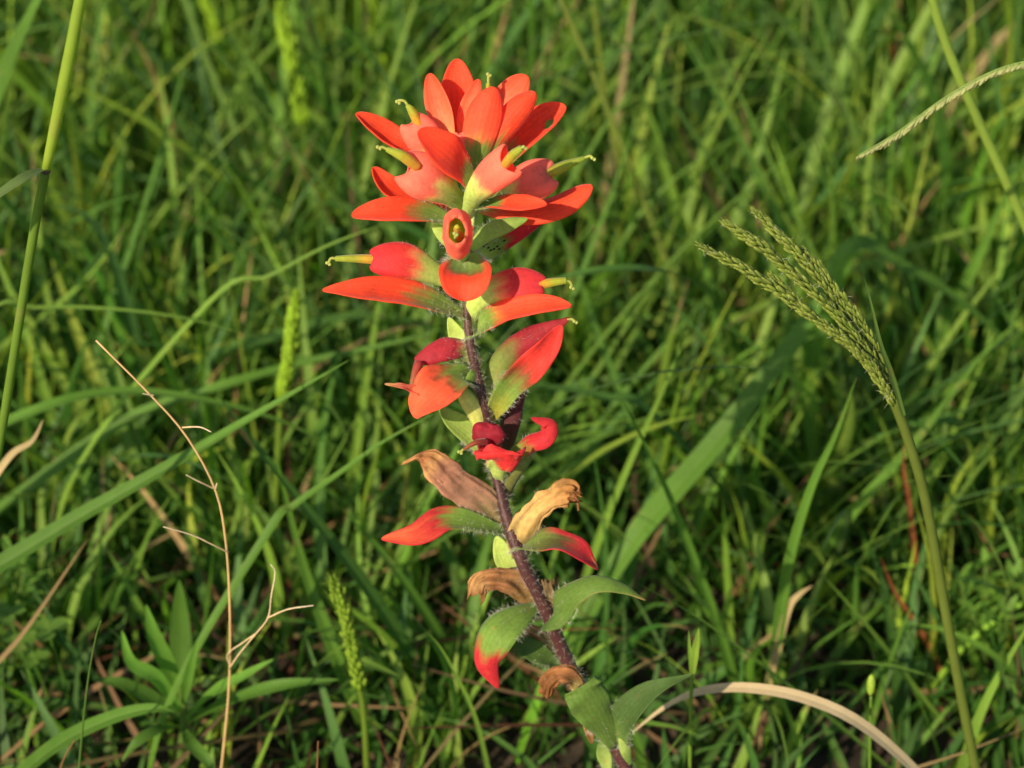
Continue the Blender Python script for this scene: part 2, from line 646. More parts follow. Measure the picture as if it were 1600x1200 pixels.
# --- crown of the spike
bract([(724, 245, 6), (718, 180, 9), (714, 92, 10)], [10, 34, 32], (0, .1, 1), R0, cup=.7, hair=0, power=3)
bract([(706, 222, 1), (689, 172, 2), (671, 115, 3)], [8, 22, 21], (-.35, .1, 1), RL, cup=.9, hair=0, power=3)
bract([(730, 225, 3), (734, 180, 4), (748, 124, 5)], [10, 19, 15], (-.3, .1, 1), RL, cup=.8, hair=0)
bract([(740, 290, -1), (745, 235, -3), (758, 180, -4), (772, 136, -3)], [9, 24, 33, 30], (.1, .15, 1), [(0, BGRN), (.34, BGRN), (.46, ORED), (.7, (.82, .12, .05)), (1, RED)], cup=-.8, power=3.4, hair=40)
bract([(765, 215, 10), (790, 165, 11), (823, 118, 12)], [10, 26, 28], (-.2, .2, 1), RL, cup=.7, hair=0)
bract([(750, 270, 0), (780, 212, -2), (810, 172, -2), (836, 144, -1)], [8, 20, 25, 23], (.45, .35, 1), RGs, cup=-1.0, hair=20)
bract([(770, 275, 7), (812, 226, 8), (850, 192, 8), (884, 166, 8)], [10, 24, 32, 28], (-.15, .6, 1), RGs, cup=.9, cut=(.70, .30, .075, .26), nt=44, ns=19, hair=20, label='red bract with a small hole near its tip')
bract([(690, 270, 4), (640, 236, 5), (597, 210, 5), (556, 178, 4)], [10, 20, 27, 24], (.15, .6, .9), R0, cup=1.2, hair=10)
calyx([(712, 300, 2), (690, 258, 0), (664, 217, -2), (640, 190, -3)], [6, 15, 28, 27], (-.2, .2, 1), [(0, PALE), (.35, PALE), (.5, YEL), (.62, PINK), (1, PINK)],
      cor=([(662, 210, -3), (645, 176, -4), (636, 164, -4)], [9, 8, 4]), sty=[(637, 165, -4), (632, 158, -4), (623, 157, -4), (622, 160, -4)], lobe=.35, pinch=.75)
calyx([(728, 285, 0), (724, 240, -1), (719, 208, -2)], [6, 13, 12], (0, 0, 1), [(0, PALE), (.4, PALE), (.6, PINK), (1, PINK)], hair=20, lobe=.3)
calyx([(745, 250, 6), (756, 180, 7), (762, 150, 7)], [6, 12, 8], (0, 0, 1), [(0, PALE), (.4, PALE), (.6, PINK), (1, PINK)], hair=0,
      cor=([(757, 175, 6), (761, 145, 6), (763, 130, 6)], [7, 6, 4]), sty=[(763, 131, 6), (763, 122, 6), (764, 117, 6)])
bract([(738, 300, -3), (722, 268, -9), (697, 242, -13), (654, 204, -15)], [12, 27, 38, 36], (.25, .45, 1), [(0, PALE), (.25, PALE), (.36, RED), (1, RED)], cup=.55, power=3.2, hair=30)
calyx([(728, 328, -3), (700, 300, -10), (664, 277, -14), (632, 262, -15)], [7, 20, 37, 33], (-.25, .3, 1), CP,
      cor=([(655, 262, -16), (628, 243, -18), (604, 233, -18)], [11, 10, 5]), sty=[(606, 234, -18), (598, 230, -18), (592, 231, -18)], lobe=.45, pinch=.7, endopen=.6)
bract([(712, 335, -1), (655, 322, -4), (608, 300, -6), (582, 262, -6)], [8, 20, 27, 25], (.2, .7, .8), R0, cup=1.1, hair=40)
bract([(722, 352, -3), (665, 338, -9), (605, 335, -13), (550, 337, -14)], [8, 25, 31, 28], (.05, .65, .85), RG, cup=1.0, power=3, hair=140)
calyx([(726, 400, -3), (719, 382, -10), (715, 366, -17), (714, 360, -23)], [8, 14, 23, 21], (0, 1, .25), [(0, PALE), (.5, PALE), (.62, (.7, .42, .08)), (.72, (.85, .26, .12)), (.85, (.85, .22, .13)), (1, (.85, .22, .13))], flat=1.75, lobe=.3, pinch=.9, endopen=.6, rag=.6, crumple=.16,
      cor=([(717, 374, -12), (715, 364, -20), (714, 354, -24)], [9, 9, 5]), sty=[(714, 368, -20), (711, 372, -25), (712, 366, -26)], label='open red calyx seen end on with yellow inside',
      ccol=[(0, (.6, .4, .05)), (1, (.5, .45, .05))])
calyx([(730, 338, -4), (743, 304, -11), (766, 276, -15), (797, 252, -18)], [10, 17, 26, 34], (.3, .3, 1), CP,
      cor=([(785, 262, -18), (800, 243, -21), (815, 231, -22)], [9, 9, 6]), sty=[(812, 233, -22), (818, 229, -22), (820, 231, -22)], lobe=.5, pinch=.8, endopen=.75)
calyx([(745, 312, 1), (790, 302, 0), (828, 284, -1), (864, 272, -2)], [6, 18, 33, 33], (.2, .3, 1), [(0, PALE), (.35, PALE), (.46, YEL), (.58, PINK), (1, PINK)],
      cor=([(845, 276, -2), (880, 260, -2), (913, 247, -2)], [10, 10, 4]), sty=[(912, 247, -2), (922, 244, -2), (927, 248, -2)], lobe=.3, pinch=.6,
      ccol=[(0, (.5, .4, .05)), (.5, (.35, .42, .05)), (1, (.32, .42, .06))])
bract([(748, 325, 2), (815, 330, 1), (872, 318, 0), (925, 290, 0)], [8, 22, 28, 28], (.2, .65, .8), R0, cup=-.7, power=3.4, hair=30)
bract([(736, 330, -4), (775, 322, -10), (815, 324, -15), (854, 320, -17)], [8, 20, 24, 22], (0, .75, .75), [(0, BGRN), (.33, BGRN), (.45, RED), (1, RED)], cup=.9, hair=80)
bract([(738, 412, 2), (772, 382, 3), (815, 357, 4), (858, 336, 4)], [8, 19, 18, 12], (-.2, -.35, 1), [(0, PALE), (.42, BGRN), (.52, CRIM), (1, CRIM)], cup=-.8, hair=120, label='green bract underside speckled black, turning red at its tip')
bract([(735, 388, -1), (763, 362, -3), (795, 350, -4), (824, 342, -4)], [7, 14, 13, 8], (0, .2, 1), [(0, PALE), (1, BGRN)], cup=-.8, hair=90)
bract([(728, 395, -3), (700, 372, -5), (684, 352, -6), (676, 340, -6)], [7, 12, 11, 8], (0, .2, 1), [(0, PALE), (1, PALE)], cup=-.8, hair=90)
# frass specks on the underside of one bract
for sx, sy in ((756, 385), (760, 381), (767, 391), (772, 389), (777, 385), (780, 389), (788, 376), (763, 387)):
    p, mm = P(sx, sy, -.0015 + LEAN * (600 - sy) / 600)
    V, F = blob(p, .00028, (1, .2, .4), 1.5, 6, 4)
    add('speck', mesh('speck', V, F, M_STEM, np.full((len(V), 3), .01), np.zeros((len(V), 2))), plant)

# --- second whorl
bract([(729, 398, -3), (728, 418, -11), (727, 440, -17), (727, 470, -18)], [14, 32, 43, 34], (0, .85, .75), [(0, PALE), (.42, BGRN), (.50, (.28, .2, .04)), (.56, RED), (1, RED)],
      cup=.75, power=5, edge=(RED, .66, .22), hair=160, hlen=.0018, label='heart shaped red bract drooping over the stem')
calyx([(715, 447, -2), (672, 424, -5), (630, 408, -7), (580, 406, -8)], [6, 19, 30, 27], (-.1, .25, 1), [(0, PALE), (.44, PALE), (.54, (.75, .33, .14)), (.64, (.72, .07, .06)), (1, (.66, .05, .06))],
      cor=([(600, 406, -8), (560, 404, -8), (524, 404, -8)], [10, 8, 5]), sty=[(526, 404, -8), (517, 404, -8), (513, 412, -8)], lobe=.15, pinch=.7)
bract([(727, 496, -3), (690, 480, -8), (635, 464, -12), (570, 456, -15), (504, 453, -16)], [9, 22, 30, 31, 20], (0, .65, .85), RG, cup=.8, power=2.6, hair=200, hlen=.0017)
calyx([(733, 510, -2), (742, 476, -4), (772, 452, -6), (812, 444, -7), (850, 446, -8)], [7, 14, 21, 28, 22], (.1, .3, 1), [(0, PALE), (.48, PALE), (.58, (.75, .3, .12)), (.66, (.7, .07, .07)), (1, (.62, .045, .06))],
      cor=([(838, 446, -8), (862, 441, -8), (885, 438, -8)], [9, 8, 6]), sty=[(883, 438, -8), (891, 441, -8), (894, 450, -8)], lobe=.15, pinch=.6)
bract([(735, 535, -2), (754, 512, -7), (795, 491, -10), (845, 480, -12), (893, 478, -12)], [14, 24, 25, 26, 22], (.1, .65, .85), [(0, PALE), (.25, BGRN), (.34, BGRN), (.44, RED), (1, RED)], cup=.9, power=3, hair=170, hlen=.0017)
bract([(731, 562, 2), (717, 530, 4), (701, 496, 4)], [6, 14, 9], (-.2, .1, 1), [(0, PALE), (1, PALE)], cup=.6, hair=60)
# --- third whorl, beginning to fade
calyx([(764, 655, 0), (770, 604, 0), (792, 562, -2), (828, 532, -4), (862, 512, -5), (890, 497, -5)], [8, 16, 22, 21, 12, 3], (.1, .1, 1), [(0, YEL), (.15, PALE), (.42, (.22, .27, .06)), (.55, DCRIM), (1, (.42, .05, .06))], hair=160,
      sty=[(886, 499, -5), (894, 499, -5), (899, 503, -5)], pinch=.5, crumple=.08)
bract([(762, 658, -2), (790, 612, -6), (824, 578, -8), (852, 548, -9), (878, 508, -8)], [9, 19, 23, 24, 17], (.35, .25, 1), [(0, (.5, .45, .06)), (.3, BGRN), (.46, (.35, .1, .04)), (.54, (.72, .07, .05)), (1, (.68, .06, .05))], cup=.75, hair=200, ruffle=.25, crumple=.12)
calyx([(748, 590, -1), (741, 560, -2), (718, 545, -4), (690, 548, -6), (650, 566, -7)], [7, 11, 14, 17, 13], (0, .3, 1), [(0, PALE), (.45, (.26, .30, .07)), (.6, (.5, .05, .07)), (1, (.45, .03, .05))], hair=130, crumple=.3, pinch=.6,
      cor=([(655, 566, -9), (647, 588, -11), (643, 612, -11), (648, 632, -10)], [9, 6, 4, 3]), ccol=[(0, (.45, .05, .06)), (.6, (.42, .2, .08)), (1, (.4, .25, .08))])
bract([(752, 606, -1), (728, 590, -6), (697, 600, -10), (668, 624, -13), (642, 648, -12)], [12, 22, 36, 36, 26], (-.05, .55, .9), [(0, BGRN), (.36, BGRN), (.46, (.35, .1, .04)), (.52, ORED), (1, ORED)], cup=.7, power=5, ruffle=.15, crumple=.13, hair=170)
bract([(655, 612, -11), (630, 604, -12), (601, 600, -12)], [9, 5, 3], (0, .3, 1), [(0, ORED), (.5, (.5, .12, .08)), (1, TAN)], cup=1.2, hair=0, ruffle=.3)
bract([(752, 700, 1), (735, 678, 0), (708, 656, -1), (686, 636, -1)], [10, 18, 17, 10], (-.2, .3, 1), [(0, PALE), (1, BGRN)], cup=.7, hair=160)
calyx([(757, 690, -2), (748, 655, -4), (731, 625, -5), (718, 607, -5)], [7, 12, 13, 9], (0, .2, 1), [(0, YEL), (1, PALE)], hair=60)
bract([(747, 612, -3), (742, 592, -6), (735, 580, -7)], [8, 17, 12], (.2, .3, 1), [(0, LEAF), (1, BGRN)], cup=-.9, hair=70)
# --- fourth whorl
calyx([(773, 726, -2), (768, 700, -7), (764, 678, -10), (768, 662, -10)], [8, 15, 24, 14], (0, .2, 1), [(0, PALE), (.4, DCRIM), (1, DCRIM)], hair=40, crumple=.35, pinch=.6,
      cor=([(762, 690, -12), (742, 692, -14), (722, 704, -14)], [7, 5, 2]), sty=[(724, 702, -14), (719, 707, -14)], ccol=[(0, DCRIM), (1, BROWN)])
bract([(776, 752, -2), (777, 732, -8), (779, 712, -13), (780, 700, -12)], [8, 19, 40, 38], (0, .35, 1), [(0, PALE), (.36, PALE), (.46, (.7, .05, .05)), (1, (.72, .05, .05))], cup=-.8, power=7, ruffle=.4, crumple=.3, hair=110)
bract([(784, 768, -1), (798, 720, -4), (826, 693, -7), (852, 682, -8), (858, 662, -8), (830, 653, -8)], [8, 13, 15, 17, 15, 9], (.1, .4, 1), [(0, BGRN), (.3, BGRN), (.42, CRIM), (1, CRIM)], cup=-.9, nt=40, crumple=.2, hair=110)
calyx([(788, 712, 2), (797, 666, 1), (808, 632, 0), (823, 602, 0)], [8, 14, 10, 3], (.1, .1, 1), [(0, OLIVE), (.4, PURP), (1, (.22, .04, .06))], hair=60, crumple=.2)
bract([(792, 778, -1), (803, 748, -3), (820, 722, -4), (836, 700, -4)], [7, 12, 12, 8], (.5, .1, 1), [(0, OLIVE), (1, BGRN)], cup=-.9, hair=120)
# --- fifth whorl, withered
calyx([(790, 828, -1), (760, 792, -4), (722, 762, -6), (692, 738, -7), (674, 720, -7), (655, 714, -7), (637, 721, -7)], [8, 25, 24, 21, 17, 6, 3], (-.1, .1, 1),
      [(0, (.3, .30, .10)), (.25, (.40, .22, .14)), (.5, (.48, .24, .15)), (.62, (.58, .34, .13)), (.8, (.36, .15, .06)), (1, TAN)], mat=M_DRY, hair=160, crumple=.22, pinch=.5, nt=40, label='withered brown calyx twisted at its tip')
bract([(792, 832, -3), (745, 820, -7), (695, 814, -10), (652, 838, -13), (596, 842, -14)], [7, 18, 24, 26, 18], (.1, .65, .85), [(0, BGRN), (.46, BGRN), (.56, CRIM), (.8, ORED), (1, ORED)], cup=.75, power=3, crumple=.06, hair=220, edge=(CRIM, .8, .45))
calyx([(812, 872, -4), (816, 838, -6), (833, 806, -8), (860, 782, -9), (886, 770, -9), (900, 776, -9)], [12, 22, 18, 16, 21, 10], (.1, .2, 1), [(0, (.34, .24, .12)), (.3, (.50, .36, .13)), (.6, (.64, .40, .14)), (.85, (.5, .24, .07)), (1, BROWN)], mat=M_DRY, crumple=.28, hair=120, pinch=.7, nt=40,
      cor=([(895, 772, -9), (902, 782, -9), (904, 798, -9)], [5, 3, 2]), ccol=[(0, BROWN), (1, BROWN)], label='papery tan calyx withered above a green bract')
bract([(803, 862, -5), (828, 852, -10), (862, 848, -12), (900, 858, -13), (934, 890, -12)], [9, 20, 24, 24, 18], (.1, .8, .7), [(0, (.25, .12, .06)), (.12, BGRN), (.6, (.15, .12, .04)), (.75, CRIM), (.93, CRIM), (1, TAN)], cup=.6, power=4, edge=(CRIM, .62, .4), hair=150, ruffle=.12)
bract([(810, 905, 1), (792, 876, 0), (776, 838, 0)], [5, 17, 12], (-.3, .2, 1), [(0, PALE), (1, PALE)], cup=.6, hair=90, name='leaf')
# --- lower stem leaves
calyx([(838, 945, -2), (812, 913, -5), (780, 904, -7), (752, 908, -8), (744, 928, -8)], [14, 23, 17, 15, 15], (0, .1, 1), [(0, (.4, .25, .07)), (.3, (.3, .17, .07)), (.6, BROWN), (.8, TAN), (1, BROWN)], mat=M_DRY, crumple=.25, hair=100, label='shrivelled brown calyx above a drooping leaf')
bract([(842, 943, -4), (805, 962, -9), (773, 992, -12), (760, 1032, -12), (778, 1075, -10)], [7, 25, 32, 28, 14], (-.25, .55, .9), [(0, LEAF), (.62, BGRN), (.74, CRIM), (1, CRIM)], cup=-.45, power=3, edge=(CRIM, .82, .55), hair=200, name='leaf', label='drooping green leaf with a crimson tip', keel=-.05)
bract([(880, 1045, 0), (843, 1022, -3), (815, 1010, -4), (786, 1012, -4)], [6, 16, 17, 10], (0, .5, 1), [(0, LEAF), (1, DLEAF)], cup=.4, hair=60, name='leaf', ruffle=.1)
calyx([(872, 1036, 2), (848, 1000, 1), (822, 984, 0), (798, 990, 0)], [7, 10, 9, 6], (0, .2, 1), [(0, YEL), (.5, TAN), (1, TAN)], mat=M_DRY, crumple=.2, hair=20)
bract([(850, 978, -4), (866, 960, -9), (890, 930, -12), (930, 911, -14), (972, 918, -14), (1008, 938, -13)], [14, 24, 22, 18, 14, 6], (.15, .6, .85), [(0, DLEAF), (.3, LEAF), (.9, LEAF), (1, TAN)], cup=-.6, power=2.6, hair=200, name='leaf', edge=((.4, .38, .12), .85, .3))
calyx([(866, 972, -5), (858, 940, -6), (853, 908, -6)], [10, 9, 12], (0, .2, 1), [(0, OLIVE), (1, (.2, .13, .06))], mat=M_DRY, crumple=.3, hair=40)
calyx([(908, 1088, -2), (897, 1060, -5), (874, 1052, -6), (858, 1066, -3), (852, 1084, 2)], [8, 12, 13, 12, 11], (0, .2, 1), [(0, YEL), (.3, BROWN), (1, BROWN)], mat=M_DRY, crumple=.3, hair=50)
bract([(960, 1168, -3), (938, 1122, -7), (918, 1090, -9), (908, 1072, -9)], [7, 26, 31, 26], (-.1, .45, 1), [(0, LEAF), (1, LEAF)], cup=-.35, blunt=True, ruffle=.2, hair=120, name='leaf', label='torn blunt green leaf low on the stem')
bract([(972, 1172, -2), (970, 1135, -6), (996, 1097, -8), (1032, 1072, -9), (1083, 1053, -9)], [8, 24, 24, 16, 7], (-.35, .45, .9), [(0, BGRN), (.3, DLEAF), (1, DLEAF)], cup=.5, power=2.4, hair=140, name='leaf', ruffle=.08)  # shade on this leaf is painted in with the darker green
bract([(950, 1205, 0), (944, 1180, -1), (938, 1158, -1)], [5, 11, 7], (-.2, .3, 1), [(0, PALE), (1, LEAF)], cup=.5, hair=30, name='leaf')
bract([(972, 1152, -4), (978, 1172, -6), (985, 1194, -6)], [6, 9, 6], (.2, .3, 1), [(0, PALE), (1, LEAF)], cup=-.6, hair=30, name='leaf')
bract([(914, 1120, -2), (920, 1140, -4), (925, 1162, -4)], [6, 7, 4], (0, .2, 1), [(0, TAN), (1, BROWN)], cup=.8, hair=0, crumple=.4, mat=M_DRY, name='leaf')


LEAN = 0.0
# ------------------------------------------------------------------ grass
GREENS = {'mid': (.100, .215, .027), 'dark': (.060, .145, .024), 'blue': (.072, .16, .038), 'light': (.175, .305, .042), 'yellow': (.25, .355, .04),
          'straw': (.50, .38, .19), 'tan': (.36, .24, .11), 'rust': (.28, .09, .035), 'teal': (.065, .15, .036)}


def rooted(p3):
    """carry the lower end of a traced stalk on down to the soil"""
    d = p3[0] - p3[1]
    d = d / np.linalg.norm(d)
    if d[2] > -0.35:
        d = np.array([d[0] * .8, d[1] * .8, -0.6])
        d /= np.linalg.norm(d)
    z = p3[0][2]
    if z <= 0.004:
        q = p3.copy()
        q[0][2] = min(q[0][2], -0.002)
        return q, 0
    h = d[:2] / max(np.linalg.norm(d[:2]), 1e-6) * min(1.0, abs(np.linalg.norm(d[:2]) / d[2]))
    a = np.array([p3[0][0] + h[0] * z * .38, p3[0][1] + h[1] * z * .38, z * .5])
    b = np.array([a[0] + h[0] * z * .15, a[1] + h[1] * z * .15, -.003])
    return np.vstack([b, a, p3]), 2


def blade_mesh(pts, hw, col, n=(0, .3, 1), fold=.25, tipcol=None, nt=34, twist=0.0, power=1.6, basecol=None, rib=True):
    p3 = np.array([P(a, b, c)[0] for a, b, c in pts])
    mpp = np.array([P(a, b, c)[1] for a, b, c in pts])
    q, k = rooted(p3)
    t = np.linspace(0, 1, nt)
    mid = catmull(q, t)
    W = hw * np.mean(mpp)
    prof = np.minimum(1, .45 + 1.6 * t) * np.maximum(1 - t ** power * 1.0, 0.01) ** .8
    T = norm(np.gradient(mid, axis=0))
    S = norm(np.cross(T, view_vec(n)))
    Nn = np.cross(S, T)
    if twist:
        a = (twist * (t - .5))[:, None]
        S, Nn = S * np.cos(a) + Nn * np.sin(a), Nn * np.cos(a) - S * np.sin(a)
    ss = np.array([-1, -.55, -.12, 0, .12, .55, 1])
    V = np.stack([mid + S * (W * prof * s)[:, None] + Nn * (W * prof * fold * (abs(s) - (.12 if abs(s) < .1 and rib else 0)))[:, None] for s in ss], 1)
    c = np.array(col)
    cols = np.tile(c, (nt, len(ss), 1))
    cols *= (1 + .12 * np.sin(t * 9 + random.random() * 6))[:, None, None]
    if rib:
        cols[:, 3] = cols[:, 3] * .8 + np.array((.28, .34, .12)) * .2
    if tipcol is not None:
        k = np.clip((t - .8) / .2, 0, 1)[:, None, None]
        cols = cols * (1 - k) + np.array(tipcol) * k
    if basecol is not None:
        k = np.clip((.3 - t) / .3, 0, 1)[:, None, None]
        cols = cols * (1 - k) + np.array(basecol) * k
    m = len(ss)
    F = [(i * m + j, i * m + j + 1, (i + 1) * m + j + 1, (i + 1) * m + j) for i in range(nt - 1) for j in range(m - 1)]
    uv = np.stack(np.meshgrid(t, ss, indexing='ij'), -1).reshape(-1, 2)
    return V.reshape(-1, 3), F, cols.reshape(-1, 3), uv, q[0]


def shoot(label, pts, hw, col, y=None, name='grass_shoot', cat='grass', group=None, **kw):
    """one traced grass leaf growing from the soil"""
    if y is not None:
        pts = [(p[0], p[1], y) for p in pts]
    v, f, c, uv, r = blade_mesh(pts, hw, GREENS[col] if isinstance(col, str) else col, **kw)
    t = thing(name, r, label, cat, group)
    add('blade', mesh('blade', v, f, M_GRASS, c, uv), t)
    return t


shoot('broad green grass blade slanting up behind the dry wiry stem', [(-70, 925, .035), (0, 885, .04), (120, 812, .045), (250, 738, .05), (390, 655, .05), (545, 563, .05)], 22, 'mid', n=(-.2, .7, .8), fold=.3, power=2.2)
shoot('grass blade arching level behind the tall jointed culm', [(-60, 70, .42), (0, 45, .42), (110, 48, .42), (220, 85, .40), (320, 130, .38), (420, 165, .36), (480, 200, .34)], 15, 'blue', n=(0, .8, .6))
shoot('wide bright grass blade leaning up under the yellow green ear', [(660, 440, .34), (620, 340, .34), (560, 255, .34), (505, 195, .34), (450, 150, .34)], 26, 'light', n=(-.3, .4, 1))
shoot('pale broad grass blade bent level above the red crown', [(700, 220, .42), (640, 165, .42), (560, 125, .42), (480, 105, .42), (400, 110, .42)], 22, 'light', n=(-.2, .6, .8))
shoot('wide grass blade crossing behind the top of the jointed culm', [(-40, 260, .2), (10, 110, .2), (45, 30, .2), (90, -60, .2)], 26, 'mid', n=(-.4, .2, 1))
shoot('slim pale grass blade lying level beside the thin green ear', [(-30, 500, .11), (60, 482, .11), (180, 484, .11), (300, 500, .11), (412, 531, .11)], 8, 'light', n=(0, .8, .6))
shoot('long grass blade sweeping up behind the wiry stem towards the faded flowers', [(-50, 835, .13), (50, 760, .13), (200, 655, .14), (340, 605, .14), (470, 568, .15), (620, 535, .15), (690, 515, .15)], 15, 'mid', n=(0, .6, .8))
shoot('grass blade arching over and down behind the thin green ear', [(-40, 700, .10), (60, 640, .10), (180, 612, .11), (300, 622, .11), (430, 655, .11), (560, 716, .11)], 14, 'mid', n=(0, .7, .7))
shoot('dark grass blade slanting down to the soil past the fuzzy bright ear', [(735, 1185, .07), (640, 1020, .07), (545, 880, .07), (450, 760, .07), (335, 610, .07)], 15, 'dark', n=(.3, .5, .9))
shoot('upright pale grass blade standing behind the red bract tip', [(540, 830, .17), (552, 740, .17), (568, 620, .17), (590, 480, .17), (600, 420, .17)], 11, 'light')
shoot('slim green grass blade rising towards the drooping scarlet bract', [(420, 830, .045), (460, 790, .05), (530, 740, .05), (600, 690, .05), (690, 640, .05)], 10, 'mid', n=(-.2, .6, .8))
shoot('broad low grass blade curving over beside the thin pointed shoot', [(20, 1225, .0), (90, 1165, .0), (170, 1125, .0), (235, 1108, .0), (272, 1112, .0)], 19, 'mid', n=(-.2, .7, .7), power=3)
shoot('wide shaded grass blade lying flat under the broadleaf weed', [(-60, 1125, .05), (20, 1105, .05), (100, 1100, .05), (190, 1112, .05), (290, 1140, .05)], 17, 'dark', n=(0, .8, .6))
shoot('long upright grass blade between the wiry stem and the fuzzy bright ear', [(600, 1215, .06), (560, 1110, .06), (510, 985, .065), (470, 870, .07), (425, 690, .07)], 15, 'mid', n=(.1, .3, 1))
shoot('dark grass blade slanting behind the crimson tipped drooping leaf', [(810, 1210, .08), (750, 1110, .08), (680, 985, .08), (610, 880, .08), (530, 790, .08)], 14, 'mid', n=(.3, .5, .9))
shoot('thin curved grass blade beside the crimson tipped drooping leaf', [(765, 1215, .02), (745, 1130, .02), (720, 1070, .02), (690, 1015, .02), (665, 985, .02)], 5, 'light')
shoot('small lit grass leaf tip next to the fuzzy bright ear', [(540, 1010, .035), (565, 1032, .03), (595, 1045, .03), (626, 1057, .03)], 10, 'light', n=(0, .7, .7), power=3)
shoot('dark grass blade running level behind the lower red bract', [(330, 560, .2), (420, 530, .2), (520, 500, .2), (600, 495, .2), (690, 520, .2), (760, 560, .2)], 16, 'dark', n=(0, .7, .7))
shoot('thin pale grass blade rising across the foot of the jointed culm', [(-30, 570, .2), (60, 500, .2), (140, 430, .2), (210, 335, .2)], 7, 'light')
shoot('bluish grass blade drooping beside the joint of the tall culm', [(210, 530, .2), (190, 450, .2), (165, 380, .2), (130, 335, .2), (80, 320, .2)], 14, 'teal', n=(.2, .6, .8))
shoot('long thin grass blade stretching level past the crown bracts', [(80, 250, .32), (200, 275, .32), (330, 300, .32), (460, 330, .32), (560, 350, .32)], 10, 'blue', n=(0, .8, .6))
shoot('straight thin grass blade rising to the yellow stigma', [(330, 470, .12), (420, 432, .12), (510, 385, .12), (600, 350, .12)], 7, 'light', n=(0, .6, .8))
# beyond the flower
shoot('broad grass blade rising behind the forked seed head, then folded down', [(985, 850, .10), (1050, 770, .11), (1120, 690, .12), (1200, 588, .13), (1262, 500, .14), (1305, 415, .15)], 19, 'mid', n=(-.3, .4, 1), power=6)
shoot('broad sunlit grass blade bending down beyond the forked seed head', [(1290, 480, .19), (1310, 420, .19), (1345, 380, .19), (1400, 412, .19), (1470, 450, .19), (1545, 510, .19), (1620, 580, .19)], 19, 'mid', n=(.2, .7, .7), power=3)
shoot('upright grass blade standing behind the arching straw', [(1205, 1110, .06), (1212, 1020, .06), (1232, 880, .06), (1268, 760, .06), (1305, 680, .06), (1338, 590, .06)], 13, 'mid', n=(-.1, .3, 1))
shoot('long grass blade leaning in beside the pointed stem leaf', [(1160, 1120, .07), (1125, 990, .07), (1075, 850, .07), (1030, 740, .07), (960, 600, .07)], 12, 'mid', n=(.2, .3, 1))
shoot('thin straight grass blade running out from the pointed stem leaf', [(1420, 1230, .03), (1330, 1150, .03), (1220, 1062, .025), (1090, 965, .02), (992, 909, .02)], 6, 'light', n=(.2, .7, .8))
shoot('slender grass blade slanting above the arching straw', [(1560, 1230, .06), (1440, 1090, .06), (1360, 985, .06), (1282, 895, .06)], 7, 'light', n=(.2, .5, .9))
shoot('level pale grass blade behind the curving seed head stalk', [(1130, 1040, .09), (1250, 1042, .09), (1400, 1044, .09), (1560, 1048, .09)], 7, 'light', n=(0, .8, .6))
shoot('bright upright grass blade behind the curving seed head stalk', [(1470, 930, .13), (1470, 850, .13), (1485, 770, .13), (1535, 690, .13)], 15, 'yellow', n=(.2, .2, 1))
shoot('bright grass blade with a rounded bend beyond the bushy narrow leaved herb', [(1540, 900, .14), (1545, 820, .14), (1552, 740, .14), (1535, 650, .14)], 13, 'yellow', n=(.2, .2, 1))
shoot('sunlit grass blade leaning out over the narrow leaved herb', [(1500, 1215, .03), (1530, 1120, .03), (1570, 1040, .03), (1630, 940, .03)], 12, 'light', n=(-.2, .4, 1))
shoot('level dark grass blade behind the upper hooked stigma', [(1130, 500, .2), (1100, 450, .18), (1040, 425, .13), (950, 420, .12), (860, 440, .12), (800, 470, .12)], 15, 'dark', n=(0, .8, .6), twist=.4)
shoot('level grass blade behind the puckered faded bract', [(1010, 640, .13), (950, 622, .13), (880, 608, .13), (800, 605, .13), (720, 640, .13)], 14, 'dark', n=(0, .8, .6))
shoot('pale thin grass blade standing between flower and forked seed head', [(940, 830, .10), (985, 720, .10), (1035, 610, .10), (1093, 472, .10)], 8, 'light')
shoot('wide grass blade hanging behind the forked seed head tips', [(1110, 520, .28), (1085, 420, .28), (1050, 310, .28), (1020, 200, .28), (985, 90, .28)], 18, 'light', n=(.2, .2, 1))
shoot('grass blade arching down beyond the nodding one sided spike', [(1000, 195, .42), (1060, 193, .42), (1170, 212, .42), (1280, 250, .42), (1360, 320, .42), (1420, 420, .42)], 13, 'mid', n=(0, .7, .7))
shoot('broad upright grass blade behind the thin upright culm', [(1180, 240, .45), (1195, 140, .45), (1190, 60, .45), (1170, -30, .45)], 22, 'mid')
shoot('grass blade slanting up beneath the nodding one sided spike', [(1470, 520, .22), (1520, 420, .22), (1560, 330, .22), (1620, 210, .22)], 14, 'mid')
shoot('bright grass blade slanting across the curving stalk', [(1270, 880, .12), (1350, 780, .12), (1430, 690, .12), (1500, 600, .12), (1560, 520, .12)], 12, 'mid', n=(-.2, .4, 1))
shoot('small twisted bright grass leaf low behind the arching straw', [(1370, 1100, .05), (1388, 1040, .05), (1410, 980, .05), (1428, 940, .05)], 6, 'mid')

